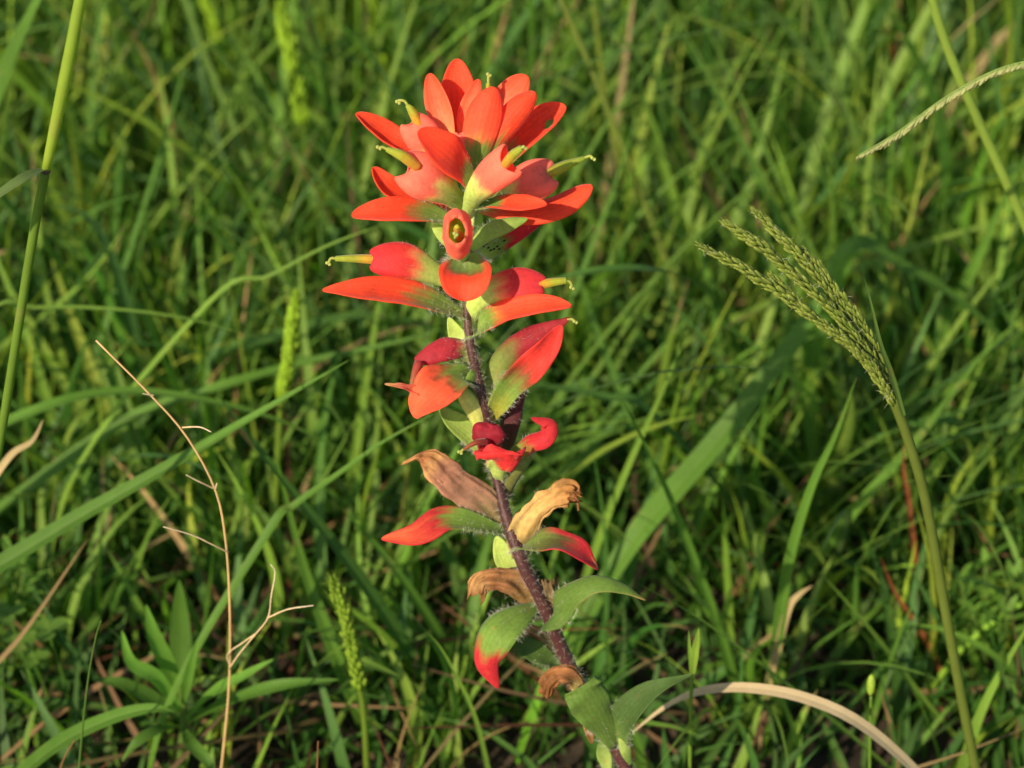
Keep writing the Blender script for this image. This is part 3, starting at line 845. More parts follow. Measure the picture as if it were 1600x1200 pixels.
# dry straws
shoot('broad cream dry grass blade arching over the soil', [(1450, 1225, -.014), (1350, 1135, -.012), (1260, 1092, -.01), (1170, 1075, -.008), (1095, 1080, -.005), (1040, 1104, .0), (985, 1147, .005)], 12, (.66, .51, .30), name='dry_straw', cat='straw', n=(.05, .6, .8), power=2.4, rib=True, fold=.14, twist=.5)
for lab, pts, hw_, col in [
    ('dry tan straw slanting up beside the clover', [(-30, 1070, .03), (40, 985, .04), (140, 838, .05)], 5, 'tan'),
    ('pale dry straw standing at the foot of the jointed culm', [(-30, 790, .06), (15, 715, .06), (50, 690, .06), (68, 655, .06)], 7, 'straw'),
    ('reddish dry straw standing behind the nodding spike', [(1440, 300, .40), (1420, 220, .40), (1402, 120, .40), (1378, 20, .40)], 9, 'rust'),
    ('tan dry straw beside the reddish one behind the nodding spike', [(1400, 190, .42), (1403, 90, .42), (1404, -20, .42)], 7, 'tan'),
    ('short broken straw above the nodding one sided spike', [(1545, 82, .38), (1568, 55, .38), (1597, 26, .38)], 8, 'straw'),
    ('brown straw lying level under the broadleaf weed', [(-40, 1078, .07), (60, 1082, .07), (150, 1092, .07), (215, 1108, .07)], 5, 'tan'),
    ('pale straw standing behind the puckered faded bract', [(915, 740, .22), (905, 650, .22), (898, 580, .22)], 8, 'straw'),
    ('tan straw leaning behind the puckered faded bract', [(940, 740, .21), (928, 660, .21), (915, 590, .21)], 7, 'tan'),
    ('bent straw poking out above the arching cream one', [(1215, 1010, .06), (1232, 950, .06), (1250, 928, .06), (1270, 915, .06)], 7, 'straw'),
    ('rusty straw low behind the curving stalk', [(1440, 990, .08), (1400, 930, .08), (1375, 870, .08)], 5, 'rust'),
    ('tan straw rising behind the forked seed head tips', [(1150, 400, .3), (1125, 330, .3), (1090, 260, .3), (1060, 200, .3)], 8, 'tan'),
    ('straw slanting below the nodding one sided spike', [(1380, 320, .38), (1440, 265, .38), (1540, 220, .38)], 7, 'tan'),
    ('red brown straw scrap behind the curving stalk', [(1420, 790, .1), (1412, 740, .1), (1412, 690, .1)], 5, 'rust')]:
    shoot(lab, pts, hw_, col, name='dry_straw', cat='straw', rib=False, fold=.5, power=3)


# ------------------------------------------------------------------ culms, seed heads, ears
def stalk(name, pts, hw, parent, col, taper=.8, nt=40):
    p3 = np.array([P(*p)[0] for p in pts])
    mpp = np.mean([P(*p)[1] for p in pts])
    q, _ = rooted(p3)
    rad = np.linspace(1, taper, len(q)) * hw * mpp
    v, f, c, nr = raw_tube(q, rad, nt, 8, [(0, col), (1, col)])
    return v, f, c, q


def make_stalk_thing(name, label, cat, pts, hw, col, group=None, taper=.8, part='culm'):
    v, f, c, q = stalk(part, pts, hw, None, col, taper)
    t = thing(name, q[0], label, cat, group)
    add(part, mesh(part, v, f, M_GRASS, c, np.zeros((len(v), 2))), t)
    return t


def free_blade(name, pts, hw, col, parent, **kw):
    p = [(a, b, c) for a, b, c in pts]
    v, f, c, uv, r = blade_free(p, hw, col, **kw)
    return add(name, mesh(name, v, f, M_GRASS, c, uv), parent)


def blade_free(pts, hw, col, **kw):
    global rooted
    keep = rooted
    rooted = lambda p3: (p3, 0)
    try:
        return blade_mesh(pts, hw, col, **kw)
    finally:
        rooted = keep


def spike(name, pts, hw, parent, col, n=46, size=(.0011, 2.4), sides=2, awn=.0, tipcol=None, spread=.45, one_side=None, fuzz=0):
    """a spike of small overlapping spikelets along a stalk"""
    p3 = np.array([P(*p)[0] for p in pts])
    mpp = np.mean([P(*p)[1] for p in pts])
    t = np.linspace(0.0, 1, n)
    mid = catmull(p3, t)
    T = norm(np.gradient(mid, axis=0))
    parts = []
    av, af, ac, _ = raw_tube(p3, np.linspace(1, .5, len(p3)) * hw * mpp * .22, 24, 6, [(0, col), (1, col)])
    parts.append((av, af, np.array(col)))
    HV, HN = [], []
    for i in range(n):
        for sidx in range(sides):
            ph = (math.pi * i if sides == 2 else 0) + sidx * 2 * math.pi / sides + i * (0.35 if sides > 2 else 0.1) + random.uniform(-.2, .2)
            u = norm(np.cross(T[i], -FWD))
            vv = np.cross(u, T[i])
            d = u * math.cos(ph) + vv * math.sin(ph)
            if one_side is not None:
                d = norm(view_vec(one_side) + rng.normal(0, .25, 3))
            ax = norm(T[i] + d * spread + rng.normal(0, .08, 3))
            grow = min(1, .45 + 3 * (1 - t[i])) * random.uniform(.6, 1.15)
            cen = mid[i] + d * hw * mpp * .5 * grow + ax * size[0] * .8
            V, F = blob(cen, size[0] * grow, ax, size[1], 6, 5)
            k = random.uniform(.75, 1.25)
            cc = np.array(col) * k
            if tipcol is not None:
                cl = [cc * (1 - m) + np.array(tipcol) * m for m in [0] + [.15] * 6 + [.35] * 6 + [.6] * 6 + [.8] * 6 + [1]]
                parts.append((V, F, np.array(cl)))
            else:
                parts.append((V, F, cc))
            if awn and random.random() < .8:
                b = cen + ax * size[0] * size[1] * grow
                e = b + norm(ax + rng.normal(0, .2, 3)) * awn * random.uniform(.6, 1.2)
                s1 = norm(np.cross(ax, -FWD)) * .00006
                s2 = np.cross(norm(s1[None])[0], ax) * .00006
                parts.append(([b - s1, b + s1, b + s2, e], [(0, 1, 3), (1, 2, 3), (2, 0, 3)], np.array(tipcol if tipcol is not None else col)))
            HV.append(cen)
            HN.append(d)
    V, F, cc = join(parts)
    o = add(name, mesh(name, V, F, M_EAR, cc), parent)
    o['kind'] = 'stuff'
    if fuzz:
        hairs(np.array(HV), np.array(HN), fuzz, .0018, 'hair', o, radius=.00003, lean=.5)
    return o


# tall jointed culm
tc = make_stalk_thing('grass_culm', 'tall jointed green grass culm with one leaf at its dark node', 'grass stalk', [(-22, 800, .0), (0, 690, .0), (32, 490, .0), (55, 350, .0), (71, 266, .0)], 7.5, (.16, .27, .035), taper=1)
v, f, c, uv, nr = tube([(71, 268, 0), (96, 150, 0), (114, 60, 0), (140, -80, 0)], [7, 10, 10, 9], (0, 0, 1), flat=1, stops=[(0, (.32, .44, .05)), (1, (.27, .40, .05))], nt=20, nth=10, closed=True)
add('sheath', mesh('sheath', v, f, M_GRASS, c, uv * 0), tc)
p, mm = P(71, 267, 0)
V, F = blob(p, 9 * mm, (0.1, 0, 1), .6)
add('node', mesh('node', V, F, M_STEM, np.full((len(V), 3), .05) * np.array([1.6, .8, .6]), np.zeros((len(V), 2))), tc)
free_blade('leaf', [(72, 264, 0), (50, 272, -.004), (20, 290, -.008), (-60, 345, -.016)], 11, (.13, .2, .06), tc, n=(-.2, .6, .8), power=6)
# forked seed head
fh = make_stalk_thing('seed_head_grass', 'grass stalk curving up to a forked head of hairy olive spikes', 'grass stalk', [(1530, 1230, .0), (1512, 1140, .0), (1480, 970, .0), (1448, 790, .0), (1420, 690, .0), (1395, 622, .0)], 9, (.15, .20, .035), taper=.85)
OL = (.12, .205, .024)
for pts, hw_, n_ in [([(1397, 632, 0), (1352, 560, -.002), (1250, 480, -.004), (1170, 425, -.005), (1092, 383, -.006)], 9, 70),
                     ([(1396, 622, .001), (1345, 535, .0), (1265, 450, .0), (1195, 390, .0), (1132, 347, .0)], 9, 70),
                     ([(1394, 612, .002), (1335, 510, .003), (1275, 430, .004), (1225, 375, .004), (1178, 328, .004)], 8, 64),
                     ([(1393, 602, .002), (1345, 505, .004), (1300, 445, .005), (1255, 390, .006)], 8, 50),
                     ([(1396, 628, -.001), (1340, 550, -.002), (1270, 495, -.003), (1205, 430, -.003)], 8, 52)]:
    spike('spike', pts, hw_ + 3, fh, OL, n=int(n_ * 1.15), size=(.00047, 3.2), sides=4, awn=.0012, tipcol=(.24, .28, .05), spread=.17, fuzz=70)
free_blade('flag_leaf', [(1412, 650, -.002), (1394, 590, -.003), (1376, 540, -.004), (1362, 480, -.004), (1350, 432, -.004)], 9, (.12, .2, .04), fh, n=(.3, .1, 1), power=.7)
# nodding one-sided spike
nh = make_stalk_thing('nodding_spike_grass', 'nodding one sided pale spike of a tall grass', 'grass stalk', [(2010, 900, .03), (1990, 560, .03), (1930, 260, .03), (1850, 110, .03), (1740, 65, .03), (1600, 96, .03)], 5, (.2, .26, .06), taper=.9)
spike('spike', [(1640, 88, .03), (1560, 108, .03), (1480, 150, .03), (1400, 208, .03), (1342, 242, .03)], 9, nh, (.17, .26, .05), n=80, size=(.00052, 2.8), sides=2, tipcol=(.36, .36, .16), one_side=(.3, -1, .2), spread=.5, awn=.0008)
make_stalk_thing('grass_culm', 'smooth pale culm leaning behind the nodding one sided spike', 'grass stalk', [(1700, 560, .1), (1640, 435, .1), (1570, 280, .1), (1505, 135, .1), (1470, 45, .1), (1450, -30, .1)], 9, (.26, .38, .06))
make_stalk_thing('grass_culm', 'thin upright pale culm among blades above the forked seed head', 'grass stalk', [(1222, 360, .38), (1238, 230, .38), (1252, 110, .38), (1262, -30, .38)], 4.5, (.18, .24, .06))
make_stalk_thing('grass_culm', 'yellow green culm leaning in from beside the holed bract', 'grass stalk', [(1080, 520, .25), (1050, 430, .25), (985, 260, .25), (925, 110, .25), (860, -40, .25)], 5, (.2, .26, .05))
make_stalk_thing('grass_culm', 'yellowish culm crossing close to the leaning one by the holed bract', 'grass stalk', [(1010, 420, .3), (975, 280, .3), (945, 140, .3), (925, -20, .3)], 5, (.2, .26, .04))


def ear(label, pts, hw, stem_pts, n=34, col=(.16, .32, .014), tip=(.27, .42, .025), shw=4, awn=0, size=.0011):
    t = make_stalk_thing('grass_ear', label, 'grass ear', stem_pts, shw, (.16, .25, .03))
    n = int(n * 1.45)
    spike('ear', pts, hw, t, col, n=n, size=(size * .74, 2.7), sides=4, tipcol=tip, spread=.36, awn=awn or .0018)
    return t


ear('plump yellow green grass ear leaning over a bent pale blade', [(473, 190, .3), (465, 140, .3), (452, 70, .3), (437, 8, .3)], 15, [(455, 420, .3), (470, 330, .3), (478, 260, .3), (473, 185, .3)], n=30, size=.0016)
ear('grass ear standing far behind the red crown bracts', [(602, 95, .42), (592, 50, .42), (582, 0, .42), (572, -50, .42)], 12, [(625, 300, .42), (618, 220, .42), (610, 150, .42), (602, 90, .42)], n=30, size=.0016)
ear('grass ear of a pair, leaning away from its straight neighbour', [(352, 120, .42), (342, 70, .42), (328, 10, .42), (315, -40, .42)], 12, [(352, 300, .42), (356, 220, .42), (354, 170, .42), (352, 115, .42)], n=30, size=.0016)
ear('straight grass ear of a pair, beside its leaning neighbour', [(358, 120, .44), (360, 60, .44), (362, 0, .44), (364, -40, .44)], 11, [(368, 300, .44), (362, 220, .44), (359, 170, .44), (358, 115, .44)], n=30, size=.0016)
ear('slim bright green ear standing above the broad slanting blade', [(440, 622, .13), (449, 570, .13), (456, 515, .13), (463, 458, .13)], 11, [(430, 790, .13), (434, 720, .13), (437, 660, .13), (440, 615, .13)], n=38, size=.0011, shw=6)
ear('fuzzy bright ear with long bristles beside the slim seedling leaf', [(562, 1072, .03), (550, 1010, .03), (537, 955, .03), (521, 905, .03)], 13, [(574, 1230, .03), (572, 1170, .03), (568, 1110, .03), (561, 1068, .03)], n=46, awn=.004, size=.00095, col=(.11, .23, .013), tip=(.24, .36, .03), shw=6)
ear('dim green ear leaning in the shade beyond the wiry stem', [(262, 598, .24), (245, 565, .24), (228, 540, .24), (212, 515, .24)], 11, [(290, 700, .24), (282, 660, .24), (272, 625, .24), (261, 595, .24)], n=26, col=(.12, .22, .03), tip=(.2, .3, .05), size=.0013)

# dry wiry stem
dw = make_stalk_thing('dry_wiry_stem', 'thin golden dry stem with kinked side twigs', 'dry stem', [(341, 1240, -.005), (347, 1190, -.005), (358, 1070, -.005), (359, 950, -.005), (352, 840, -.005), (335, 762, -.004), (290, 680, -.003), (230, 612, -.002), (150, 532, 0)], 2.3, (.72, .53, .27), taper=.6, part='stalk')
for tw in ([(358, 1045, -.005), (375, 1020, -.008), (400, 990, -.010), (419, 965, -.011), (424, 930, -.012), (430, 895, -.012), (423, 882, -.012)],
           [(419, 965, -.011), (450, 952, -.013), (490, 946, -.014)], [(400, 990, -.010), (378, 1005, -.008), (356, 1022, -.006), (359, 1040, -.005)],
           [(357, 863, -.005), (330, 850, -.007), (300, 836, -.008), (255, 823, -.009)], [(336, 764, -.004), (310, 752, -.006), (291, 742, -.007)],
           [(285, 668, -.003), (300, 667, -.004), (315, 668, -.005), (330, 675, -.006)], [(336, 766, -.004), (339, 755, -.004)], [(240, 618, -.002), (223, 615, -.003)]):
    p3 = np.array([P(*p)[0] for p in tw])
    v, f, c, nr = raw_tube(p3, np.linspace(.00024, .00016, len(p3)), 20, 6, [(0, (.66, .48, .25)), (1, (.68, .58, .4))], rag=.3)
    add('twig', mesh('twig', v, f, M_EAR, c), dw)
# thin shoots and buds
make_stalk_thing('thin_shoot', 'thin pointed green shoot with a rusty tip', 'grass shoot', [(122, 1230, -.02), (128, 1150, -.02), (138, 1060, -.02), (150, 995, -.02), (158, 970, -.02)], 2.6, (.11, .2, .04), taper=.35)
make_stalk_thing('thin_shoot', 'short curled brown shoot beside the thin pointed one', 'grass shoot', [(90, 1225, -.02), (100, 1185, -.02), (117, 1156, -.02)], 2.2, (.3, .16, .07), taper=.4)
make_stalk_thing('thin_shoot', 'tiny brown spike poking up beside the fuzzy bright ear', 'grass shoot', [(494, 1230, -.02), (496, 1190, -.02), (497, 1158, -.02)], 2.2, (.3, .16, .07), taper=.4)
fb = make_stalk_thing('forked_bud_stem', 'bright green bud stem forked at the tip beside the arching straw', 'bud stem', [(1077, 1240, -.012), (1078, 1180, -.012), (1079, 1110, -.012), (1081, 1060, -.012)], 3.2, (.2, .33, .04), taper=.9)
free_blade('bud_leaf', [(1080, 1065, -.012), (1079, 1035, -.012), (1077, 1010, -.012), (1076, 984, -.012)], 3.5, (.2, .33, .05), fb, power=3)
free_blade('bud_leaf', [(1081, 1065, -.012), (1084, 1030, -.013), (1088, 1005, -.013), (1092, 981, -.013)], 7, (.24, .37, .05), fb, power=3)
bb = make_stalk_thing('flower_bud_stem', 'thin stem carrying one plump yellow green bud by the arching straw', 'bud stem', [(1358, 1240, .0), (1359, 1180, .0), (1360, 1120, .0), (1361, 1088, .0)], 2.2, (.17, .3, .04), taper=1)
p, mm = P(1361, 1070, 0)
V, F = blob(p, 7 * mm, (0, .2, 1), 2.7, 10, 8)
add('bud', mesh('bud', V, F, M_EAR, np.tile((.26, .38, .04), (len(V), 1))), bb)

# broadleaf weed
wr, _ = P(285, 1165, .035)
wr = np.array([wr[0], .035, -.002])
weed = thing('broadleaf_weed', wr, 'leafy green weed with lance shaped leaves beside the dry wiry stem', 'weed')
WL = (.10, .215, .03)
v, f, c, nr = raw_tube(np.array([wr, wr + np.array([-.001, 0, .02]), P(288, 1120, .035)[0], P(280, 1060, .035)[0]]), np.array([.0016, .0015, .0013, .001]), 24, 8, [(0, (.12, .2, .04)), (1, (.12, .2, .04))])
add('stem', mesh('stem', v, f, M_GRASS, c, np.zeros((len(v), 2))), weed)
for pts, hw_, n_, k in [([(282, 1110, 30), (245, 1060, 26), (205, 1035, 24), (190, 985, 24)], 15, (.2, .3, 1), 1.6), ([(283, 1090, 35), (262, 1040, 33), (240, 990, 32), (228, 945, 32)], 17, (.1, .3, 1), 1.2),  # first leaf's colour is brightened to look sunlit
                        ([(284, 1085, 45), (283, 1020, 50), (282, 960, 53), (280, 906, 54)], 22, (0, .2, 1), .7), ([(286, 1100, 28), (292, 1070, 24), (300, 1035, 22), (308, 1000, 22)], 10, (.2, .3, 1), 1.1),
                        ([(290, 1125, 30), (330, 1085, 22), (375, 1060, 18), (428, 1030, 16)], 15, (0, .6, .8), 1.3), ([(292, 1130, 30), (360, 1095, 24), (440, 1072, 22), (530, 1062, 22)], 17, (0, .7, .7), .9),
                        ([(284, 1125, 38), (240, 1095, 38), (190, 1070, 38), (145, 1062, 38)], 18, (0, .7, .7), .8), ([(288, 1140, 20), (300, 1165, 8), (320, 1185, 2), (335, 1210, 0)], 14, (0, .7, .7), .9),
                        ([(284, 1135, 24), (250, 1140, 14), (215, 1160, 8), (190, 1190, 6)], 14, (0, .7, .7), .8)]:
    v, f, c, uv, nn = sheet(pts, [hw_ * .3, hw_ * .82, hw_ * .86, hw_ * .55], n_, cup=.35, keel=.12, stops=[(0, np.array(WL) * k), (1, np.array(WL) * k * 1.15)], power=2.2, nt=22, ns=9, ruffle=.06)
    add('leaf', mesh('leaf', v, f, M_GRASS, c, uv), weed)


def clover(label, px, py, y, s, group=None):
    p, mm = P(px, py, y)
    t = thing('clover', (p[0], p[1] + .004, -.002), label, 'clover', group)
    top = p
    v, f, c, nr = raw_tube(np.array([[p[0], p[1] + .004, -.002], [p[0] + .002, p[1] + .003, p[2] * .5], top]), np.array([.0006, .0005, .0004]), 12, 6, [(0, WL), (1, WL)])
    add('petiole', mesh('petiole', v, f, M_GRASS, c, np.zeros((len(v), 2))), t)
    for a in (0.5, 2.6, 4.7):
        d = np.array([math.cos(a), math.sin(a), .12])
        L = s
        sd = np.array([-math.sin(a), math.cos(a), 0])
        V, F = [top.copy()], []
        for i in range(1, 9):
            u = i / 8
            wv = s * .48 * math.sin(math.pi * min(1, u * .82 + .02)) ** .8 + .0001
            for q in (-1, -.5, 0, .5, 1):
                V.append(top + d * L * (u - .1 * (u > .95) * (abs(q) < .3)) + sd * wv * q + np.array([0, 0, .12 * s * abs(q)]))
        for q in range(4):
            F.append((0, 1 + q, 2 + q))
        for i in range(7):
            for q in range(4):
                b = 1 + i * 5 + q
                F.append((b, b + 5, b + 6, b + 1))
        cc = np.tile((.12, .23, .035), (len(V), 1))
        add('leaflet', mesh('leaflet', V, F, M_GRASS, cc, np.zeros((len(V), 2))), t)


for cx, cy, cs in ((75, 985, .0062), (30, 1005, .006), (52, 1030, .0055), (15, 960, .005)):
    clover('small three leaved clover beside the slanting tan straw', cx, cy, .05, cs, 'clovers by the tan straw')


def herb(label, px, py, y, shoots, seed):
    r = random.Random(seed)
    p, mm = P(px, py, y)
    t = thing('narrow_leaved_herb', (p[0], y, -.002), label, 'weed')
    for (tx, ty, dy) in shoots:
        e, _ = P(tx, ty, y + dy)
        b = np.array([p[0] + r.uniform(-.006, .006), y + r.uniform(-.005, .005), -.002])
        m = (b + e) / 2 + np.array([0, 0, .006])
        pts = np.array([b, m, e])
        v, f, c, nr = raw_tube(pts, np.array([.0009, .0008, .0005]), 20, 6, [(0, (.12, .2, .04)), (1, (.14, .24, .05))])
        add('stem', mesh('stem', v, f, M_GRASS, c, np.zeros((len(v), 2))), t)
        for k in range(14):
            u = .35 + .65 * k / 13
            o = catmull(pts, np.array([u]))[0]
            a = k * 2.4 + r.random()
            el = .25 + .9 * (k / 13) ** 2
            d = np.array([math.cos(a) * math.cos(el), math.sin(a) * math.cos(el), math.sin(el)])
            L = .016 * (1 - .45 * (k / 13)) * r.uniform(.8, 1.2)
            sd = norm(np.cross(d, [0, 0, 1.0]))
            up = np.cross(sd, d)
            V, F = [], []
            for i in range(7):
                q = i / 6
                wv = .0013 * math.sin(math.pi * (q * .92 + .06)) + .00005
                c0 = o + d * L * q - np.array([0, 0, .25 * L * q * q])
                V += [c0 - sd * wv + up * wv * .25, c0, c0 + sd * wv + up * wv * .25]
            for i in range(6):
                for j in range(2):
                    F.append((i * 3 + j, i * 3 + j + 1, i * 3 + j + 4, i * 3 + j + 3))
            g = np.array((.12, .235, .035)) * r.uniform(.8, 1.4)
            add('leaf', mesh('leaf', V, F, M_GRASS, np.tile(g, (len(V), 1)), np.zeros((len(V), 2))), t)


herb('bushy narrow leaved herb growing beyond the curving seed head stalk', 1540, 1060, .09, [(1500, 905, .0), (1540, 880, .01), (1585, 900, .0), (1520, 960, -.01), (1575, 960, -.02), (1610, 930, .0)], 3)
herb('small narrow leaved herb at the root of the broad slanting blade', 20, 940, .09, [(10, 850, .0), (40, 880, 0), (-15, 870, 0)], 5)
herb('small feathery herb in shade below the slim bright green ear', 500, 790, .17, [(490, 680, 0), (520, 690, 0), (470, 710, 0)], 8)

# ------------------------------------------------------------------ tufts of grass, one by one
VF = math.tan(PITCH + math.atan(0.75 * 18 / 70))


def zbot(y):
    return CAM[2] - (y - CAM[1]) * VF


def proto_blade(L, th0, bend, W, col, name):
    nt = 11
    u = np.linspace(0, 1, nt)
    th = th0 + bend * u ** 1.4
    r = np.concatenate([[0], np.cumsum((np.sin(th[1:]) + np.sin(th[:-1])) / 2)]) * L / (nt - 1)
    z = np.concatenate([[0], np.cumsum((np.cos(th[1:]) + np.cos(th[:-1])) / 2)]) * L / (nt - 1) - .003
    sway = .05 * L * np.sin(u * 3 + random.random() * 6)
    prof = W * np.minimum(1, .5 + 1.5 * u) * np.maximum(1 - u ** 1.7, .012) ** .8
    V, cl, uv, F = [], [], [], []
    c = np.array(col)
    for i in range(nt):
        nrm = np.array([-math.cos(th[i]), 0, math.sin(th[i])])
        for s in (-1, -.5, 0, .5, 1):
            V.append(np.array([r[i], sway[i] + s * prof[i], z[i]]) + nrm * .3 * abs(s) * prof[i])
            cl.append(c * (.88 + .24 * u[i]) if s else c * .7 + np.array((.28, .34, .12)) * .3)
            uv.append((u[i], s))
    for i in range(nt - 1):
        for j in range(4):
            F.append((i * 5 + j, i * 5 + j + 1, i * 5 + j + 6, i * 5 + j + 5))
    return mesh('blade', V, F, M_TUFT, np.array(cl), np.array(uv))


TONES = {'mid green': 'mid', 'dark green': 'dark', 'bluish green': 'teal', 'bright green': 'light', 'yellowish green': 'yellow'}
protos = {}
for tone, key in TONES.items():
    for wide in ('narrow', 'broad'):
        lst = [proto_blade(.06 + .2 * k / 9, random.uniform(.05, .5), random.uniform(.2, 1.5), random.uniform(.0011, .0018) if wide == 'narrow' else random.uniform(.0024, .0036),
                           GREENS[key], 'blade') for k in range(10)]
        protos[tone, wide] = [(max(v.co.z for v in m.vertices), m) for m in lst]
LANDMARKS = [('the paintbrush flower', 780, 700, .0), ('the dry wiry stem', 350, 900, .0), ('the forked seed head', 1400, 600, .0), ('the jointed culm', 40, 450, .0), ('the broadleaf weed', 285, 1100, .03),
             ('the bushy herb', 1540, 960, .09), ('the plump yellow green ear', 460, 200, .3), ('the nodding spike', 1480, 200, .1), ('the slim bright ear', 445, 600, .13), ('the fuzzy bright ear', 550, 1050, .03),
             ('the paired ears', 355, 130, .42), ('the arching cream straw', 1200, 1080, .0), ('the folded broad blade', 1345, 400, .19), ('the thin upright culm', 1240, 230, .38), ('the red crown', 760, 200, .4),
             ('the yellow green leaning culm', 985, 260, .25)]
NUM = {4: 'four', 5: 'five', 6: 'six', 7: 'seven'}


def tuft(x, y, hmax):
    tone = random.choice(['mid green', 'mid green', 'dark green', 'bluish green', 'bright green', 'bright green', 'yellowish green'])
    wide = random.choice(['narrow', 'broad', 'broad'])
    k = random.randint(4, 7)
    pool = [m for h, m in protos[tone, wide] if h < hmax] or [protos[tone, wide][0][1]]
    top = np.array([x, y, .08])
    d = top - CAM
    px, py = 800 + FPX * d.dot(RIGHT) / d.dot(FWD), 600 - FPX * d.dot(UP) / d.dot(FWD)
    mark = min(LANDMARKS, key=lambda q: (q[1] - px) ** 2 + (q[2] - py) ** 2 + (q[3] - y) ** 2 * 2e5)[0]
    t = thing('grass_tuft', (x, y, 0), f'{tone} grass tuft of {NUM[k]} {wide} blades growing beyond {mark}', 'grass', 'grass tufts in the meadow')
    for _ in range(k):
        o = bpy.data.objects.new('blade', random.choice(pool))
        C.objects.link(o)
        o.parent = t
        o.location = (random.uniform(-.006, .006), random.uniform(-.006, .006), 0)
        o.rotation_euler = (0, 0, random.uniform(0, 2 * math.pi))


sweep = {}
for tone, key in TONES.items():
    sweep[tone] = [proto_blade(.16 + .2 * k / 9, .35 + .6 * random.random(), random.uniform(.1, 1.0), random.uniform(.0019, .0036), GREENS[key], 'blade') for k in range(10)]


def sweeping_tuft(x, y):
    """a few long leaves leaning far over"""
    tone = random.choice(['mid green', 'mid green', 'dark green', 'bluish green', 'bright green', 'bright green'])
    k = random.randint(2, 4)
    d = np.array([x, y, .08]) - CAM
    px, py = 800 + FPX * d.dot(RIGHT) / d.dot(FWD), 600 - FPX * d.dot(UP) / d.dot(FWD)
    mark = min(LANDMARKS, key=lambda q: (q[1] - px) ** 2 + (q[2] - py) ** 2 + (q[3] - y) ** 2 * 2e5)[0]
    t = thing('grass_tuft', (x, y, 0), f'{tone} grass tuft of {({2: "two", 3: "three", 4: "four"})[k]} long sweeping leaves beyond {mark}', 'grass', 'sweeping grass tufts in the meadow')
    a0 = random.choice([random.uniform(-.5, .9), random.uniform(2.2, 3.6), random.uniform(.6, 2.5)])
    for _ in range(k):
        o = bpy.data.objects.new('blade', random.choice(sweep[tone]))
        C.objects.link(o)
        o.parent = t
        o.location = (random.uniform(-.005, .005), random.uniform(-.005, .005), 0)
        o.rotation_euler = (0, 0, a0 + random.uniform(-.5, .5))
        if y < .2:
            f = .45 + 2.2 * max(0, y - .06)
            o.scale = (f, min(1, f + .2), f)


cnt = 0
while cnt < 95:
    y = random.uniform(.1, .8)
    half = (math.hypot(y + .42, .35)) * .27
    sweeping_tuft(random.uniform(-half, half), y)
    cnt += 1
cnt = 0
while cnt < 150:
    y = random.uniform(.06, .75)
    half = (math.hypot(y + .42, .35)) * .27
    x = random.uniform(-half, half)
    if y < .1 and -.02 < x < .06:
        continue
    tuft(x, y, .07 + max(0, y - .06) * .36)
    cnt += 1


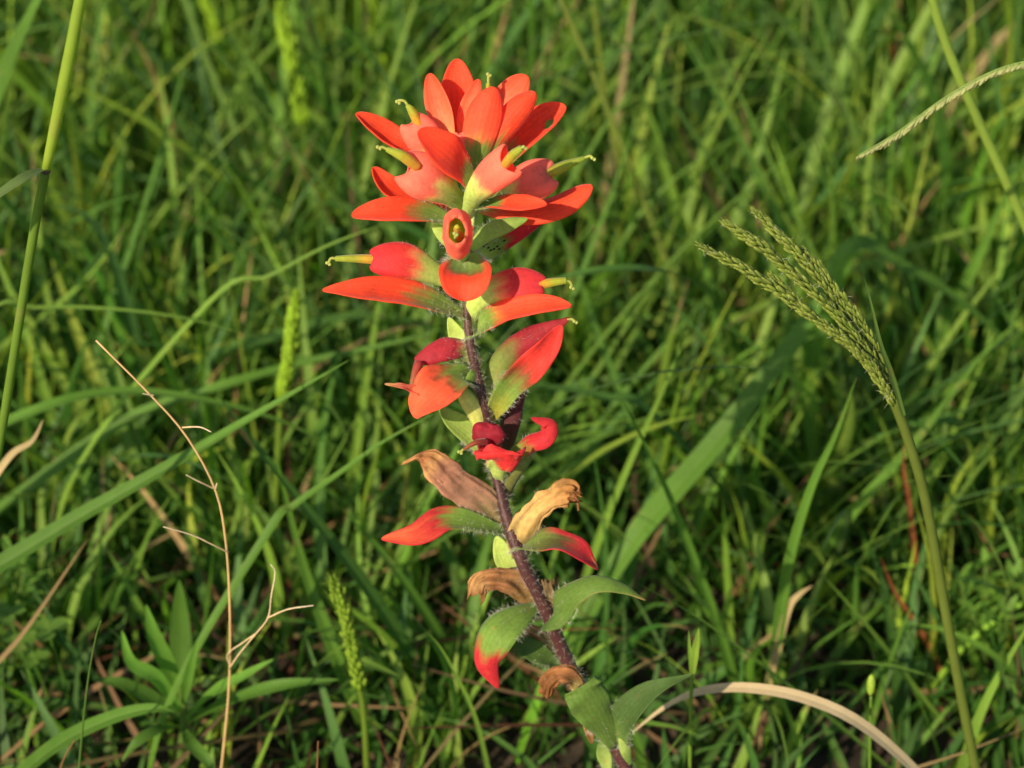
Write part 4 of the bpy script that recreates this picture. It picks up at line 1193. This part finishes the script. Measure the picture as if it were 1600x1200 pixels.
# ------------------------------------------------------------------ the rest of the grass and the thatch under it
def field(name, label, cat, n, area, lrange, wrange, th, bend, palette, lie=False, hfun=None, nt=10, seed=1):
    g = np.random.default_rng(seed)
    x = g.uniform(area[0], area[1], n)
    y = g.uniform(area[2], area[3], n)
    # clumped growth
    cx, cy = g.uniform(area[0], area[1], n // 12), g.uniform(area[2], area[3], n // 12)
    k = g.integers(0, len(cx), n)
    clump = g.random(n) < .6
    x = np.where(clump, cx[k] + g.normal(0, .012, n), x)
    y = np.where(clump, cy[k] + g.normal(0, .012, n), y)
    L = lrange[0] + (lrange[1] - lrange[0]) * g.beta(1.6, 2.6, n)
    th0 = g.uniform(th[0], th[1], n)
    bd = g.uniform(bend[0], bend[1], n)
    az = g.uniform(0, 2 * math.pi, n)
    W = (wrange[0] + (wrange[1] - wrange[0]) * g.beta(1.5, 3, n)) * (.6 + .6 * L / lrange[1])
    if hfun is not None:
        L = np.minimum(L, hfun(y) * g.uniform(.6, 1.1, n))
    u = np.linspace(0, 1, nt)
    tt = th0[:, None] + bd[:, None] * u[None] ** 1.4
    r = np.concatenate([np.zeros((n, 1)), np.cumsum((np.sin(tt[:, 1:]) + np.sin(tt[:, :-1])) / 2, 1)], 1) * (L / (nt - 1))[:, None]
    z = np.concatenate([np.zeros((n, 1)), np.cumsum((np.cos(tt[:, 1:]) + np.cos(tt[:, :-1])) / 2, 1)], 1) * (L / (nt - 1))[:, None]
    base = g.uniform(0, .025, n) if lie else np.full(n, -.003)
    z = np.maximum(z + base[:, None], .001 if lie else -.004)
    sway = g.normal(0, .06, n)[:, None] * L[:, None] * np.sin(u * 3)[None]
    dx, dy = np.cos(az)[:, None], np.sin(az)[:, None]
    X = x[:, None] + r * dx - sway * dy
    Y = y[:, None] + r * dy + sway * dx
    # nothing may stand between the camera and the flower
    ok = ~(((Y < .03) & (z > np.maximum(zbot(Y) + .004, 0.0)) & (X < .16) & (X > -.2)).any(1)) if not lie else np.ones(n, bool)
    ok &= ~((np.hypot(X, Y) > 20).any(1))
    if not lie:
        ok &= (y > .16) | (g.random(n) < .62)
    X, Y, z, tt, W, dx, dy = X[ok], Y[ok], z[ok], tt[ok], W[ok], dx[ok], dy[ok]
    n = len(X)
    prof = W[:, None] * (np.minimum(1, .5 + 1.5 * u) * np.maximum(1 - u ** 1.7, .012) ** .8)[None]
    tw = g.normal(0, .7, n)[:, None] * u[None]
    nx, ny, nzz = -np.cos(tt) * dx, -np.cos(tt) * dy, np.sin(tt)
    sx, sy, sz = -dy * np.ones_like(tt), dx * np.ones_like(tt), np.zeros_like(tt)
    ct, st = np.cos(tw), np.sin(tw)
    ax, ay, az_ = sx * ct + nx * st, sy * ct + ny * st, sz * ct + nzz * st
    bx, by, bz = nx * ct - sx * st, ny * ct - sy * st, nzz * ct - sz * st
    ss = (-1, 0, 1)
    V = np.stack([np.stack([X + prof * (ax * s + bx * .3 * abs(s)), Y + prof * (ay * s + by * .3 * abs(s)), z + prof * (az_ * s + bz * .3 * abs(s))], -1) for s in ss], 2)
    pal = np.array(palette)
    pc = pal[g.integers(0, len(pal), n)] * g.uniform(.75, 1.25, n)[:, None] * (1 + g.normal(0, .06, (n, 3)))
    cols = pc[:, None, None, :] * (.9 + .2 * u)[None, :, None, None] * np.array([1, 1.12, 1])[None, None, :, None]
    dead = (g.random(n) < (.10 if not lie else 0))[:, None, None, None] & (u > .78)[None, :, None, None]
    cols = np.where(dead, np.array((.34, .25, .11)), cols)
    m = nt * 3
    vi = np.arange(n)[:, None] * m
    q = np.array([[i * 3 + j, i * 3 + j + 1, i * 3 + j + 4, i * 3 + j + 3] for i in range(nt - 1) for j in range(2)]).ravel()
    loops = (vi + q[None]).ravel().astype(np.int32)
    me = bpy.data.meshes.new(name)
    me.vertices.add(n * m)
    me.vertices.foreach_set('co', V.reshape(-1).astype(np.float32))
    nf = len(loops) // 4
    me.loops.add(len(loops))
    me.loops.foreach_set('vertex_index', loops)
    me.polygons.add(nf)
    me.polygons.foreach_set('loop_start', np.arange(0, nf * 4, 4, dtype=np.int32))
    me.update(calc_edges=True)
    uv = np.tile(np.stack(np.meshgrid(u, np.array(ss, float), indexing='ij'), -1).reshape(-1, 2), (n, 1))
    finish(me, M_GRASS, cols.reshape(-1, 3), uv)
    me.validate()
    o = add(name, me)
    tag(o, label, cat, kind='stuff')
    return o


def near_height(y):
    return np.clip(.065 + np.maximum(0, y - .03) * .40 + np.maximum(0, y - .3) * .25, .055, .32)


G = GREENS
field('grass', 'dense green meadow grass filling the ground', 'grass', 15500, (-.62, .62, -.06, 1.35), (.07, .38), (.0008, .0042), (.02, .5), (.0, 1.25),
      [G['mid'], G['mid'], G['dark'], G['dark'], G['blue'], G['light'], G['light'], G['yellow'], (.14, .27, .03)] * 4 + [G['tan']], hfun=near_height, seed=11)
field('thatch_litter', 'brown dead grass litter lying on the soil between green blades', 'dead grass', 2300, (-.6, .6, -.08, 1.2), (.04, .16), (.0006, .0022), (1.1, 1.55), (-.1, .35),
      [(.26, .17, .08), (.16, .10, .05), (.10, .06, .035), G['tan'], (.15, .06, .03)], lie=True, nt=7, seed=12)
field('undergrowth', 'short green grass undergrowth low around the flower stem', 'grass', 5200, (-.34, .34, -.04, .30), (.03, .085), (.0009, .0034), (.05, .9), (.1, 1.3),
      [G['mid'], G['dark'], G['dark'], G['blue'], G['dark']], nt=7, seed=14)  # mostly dark greens, so the low shade is partly in the colour
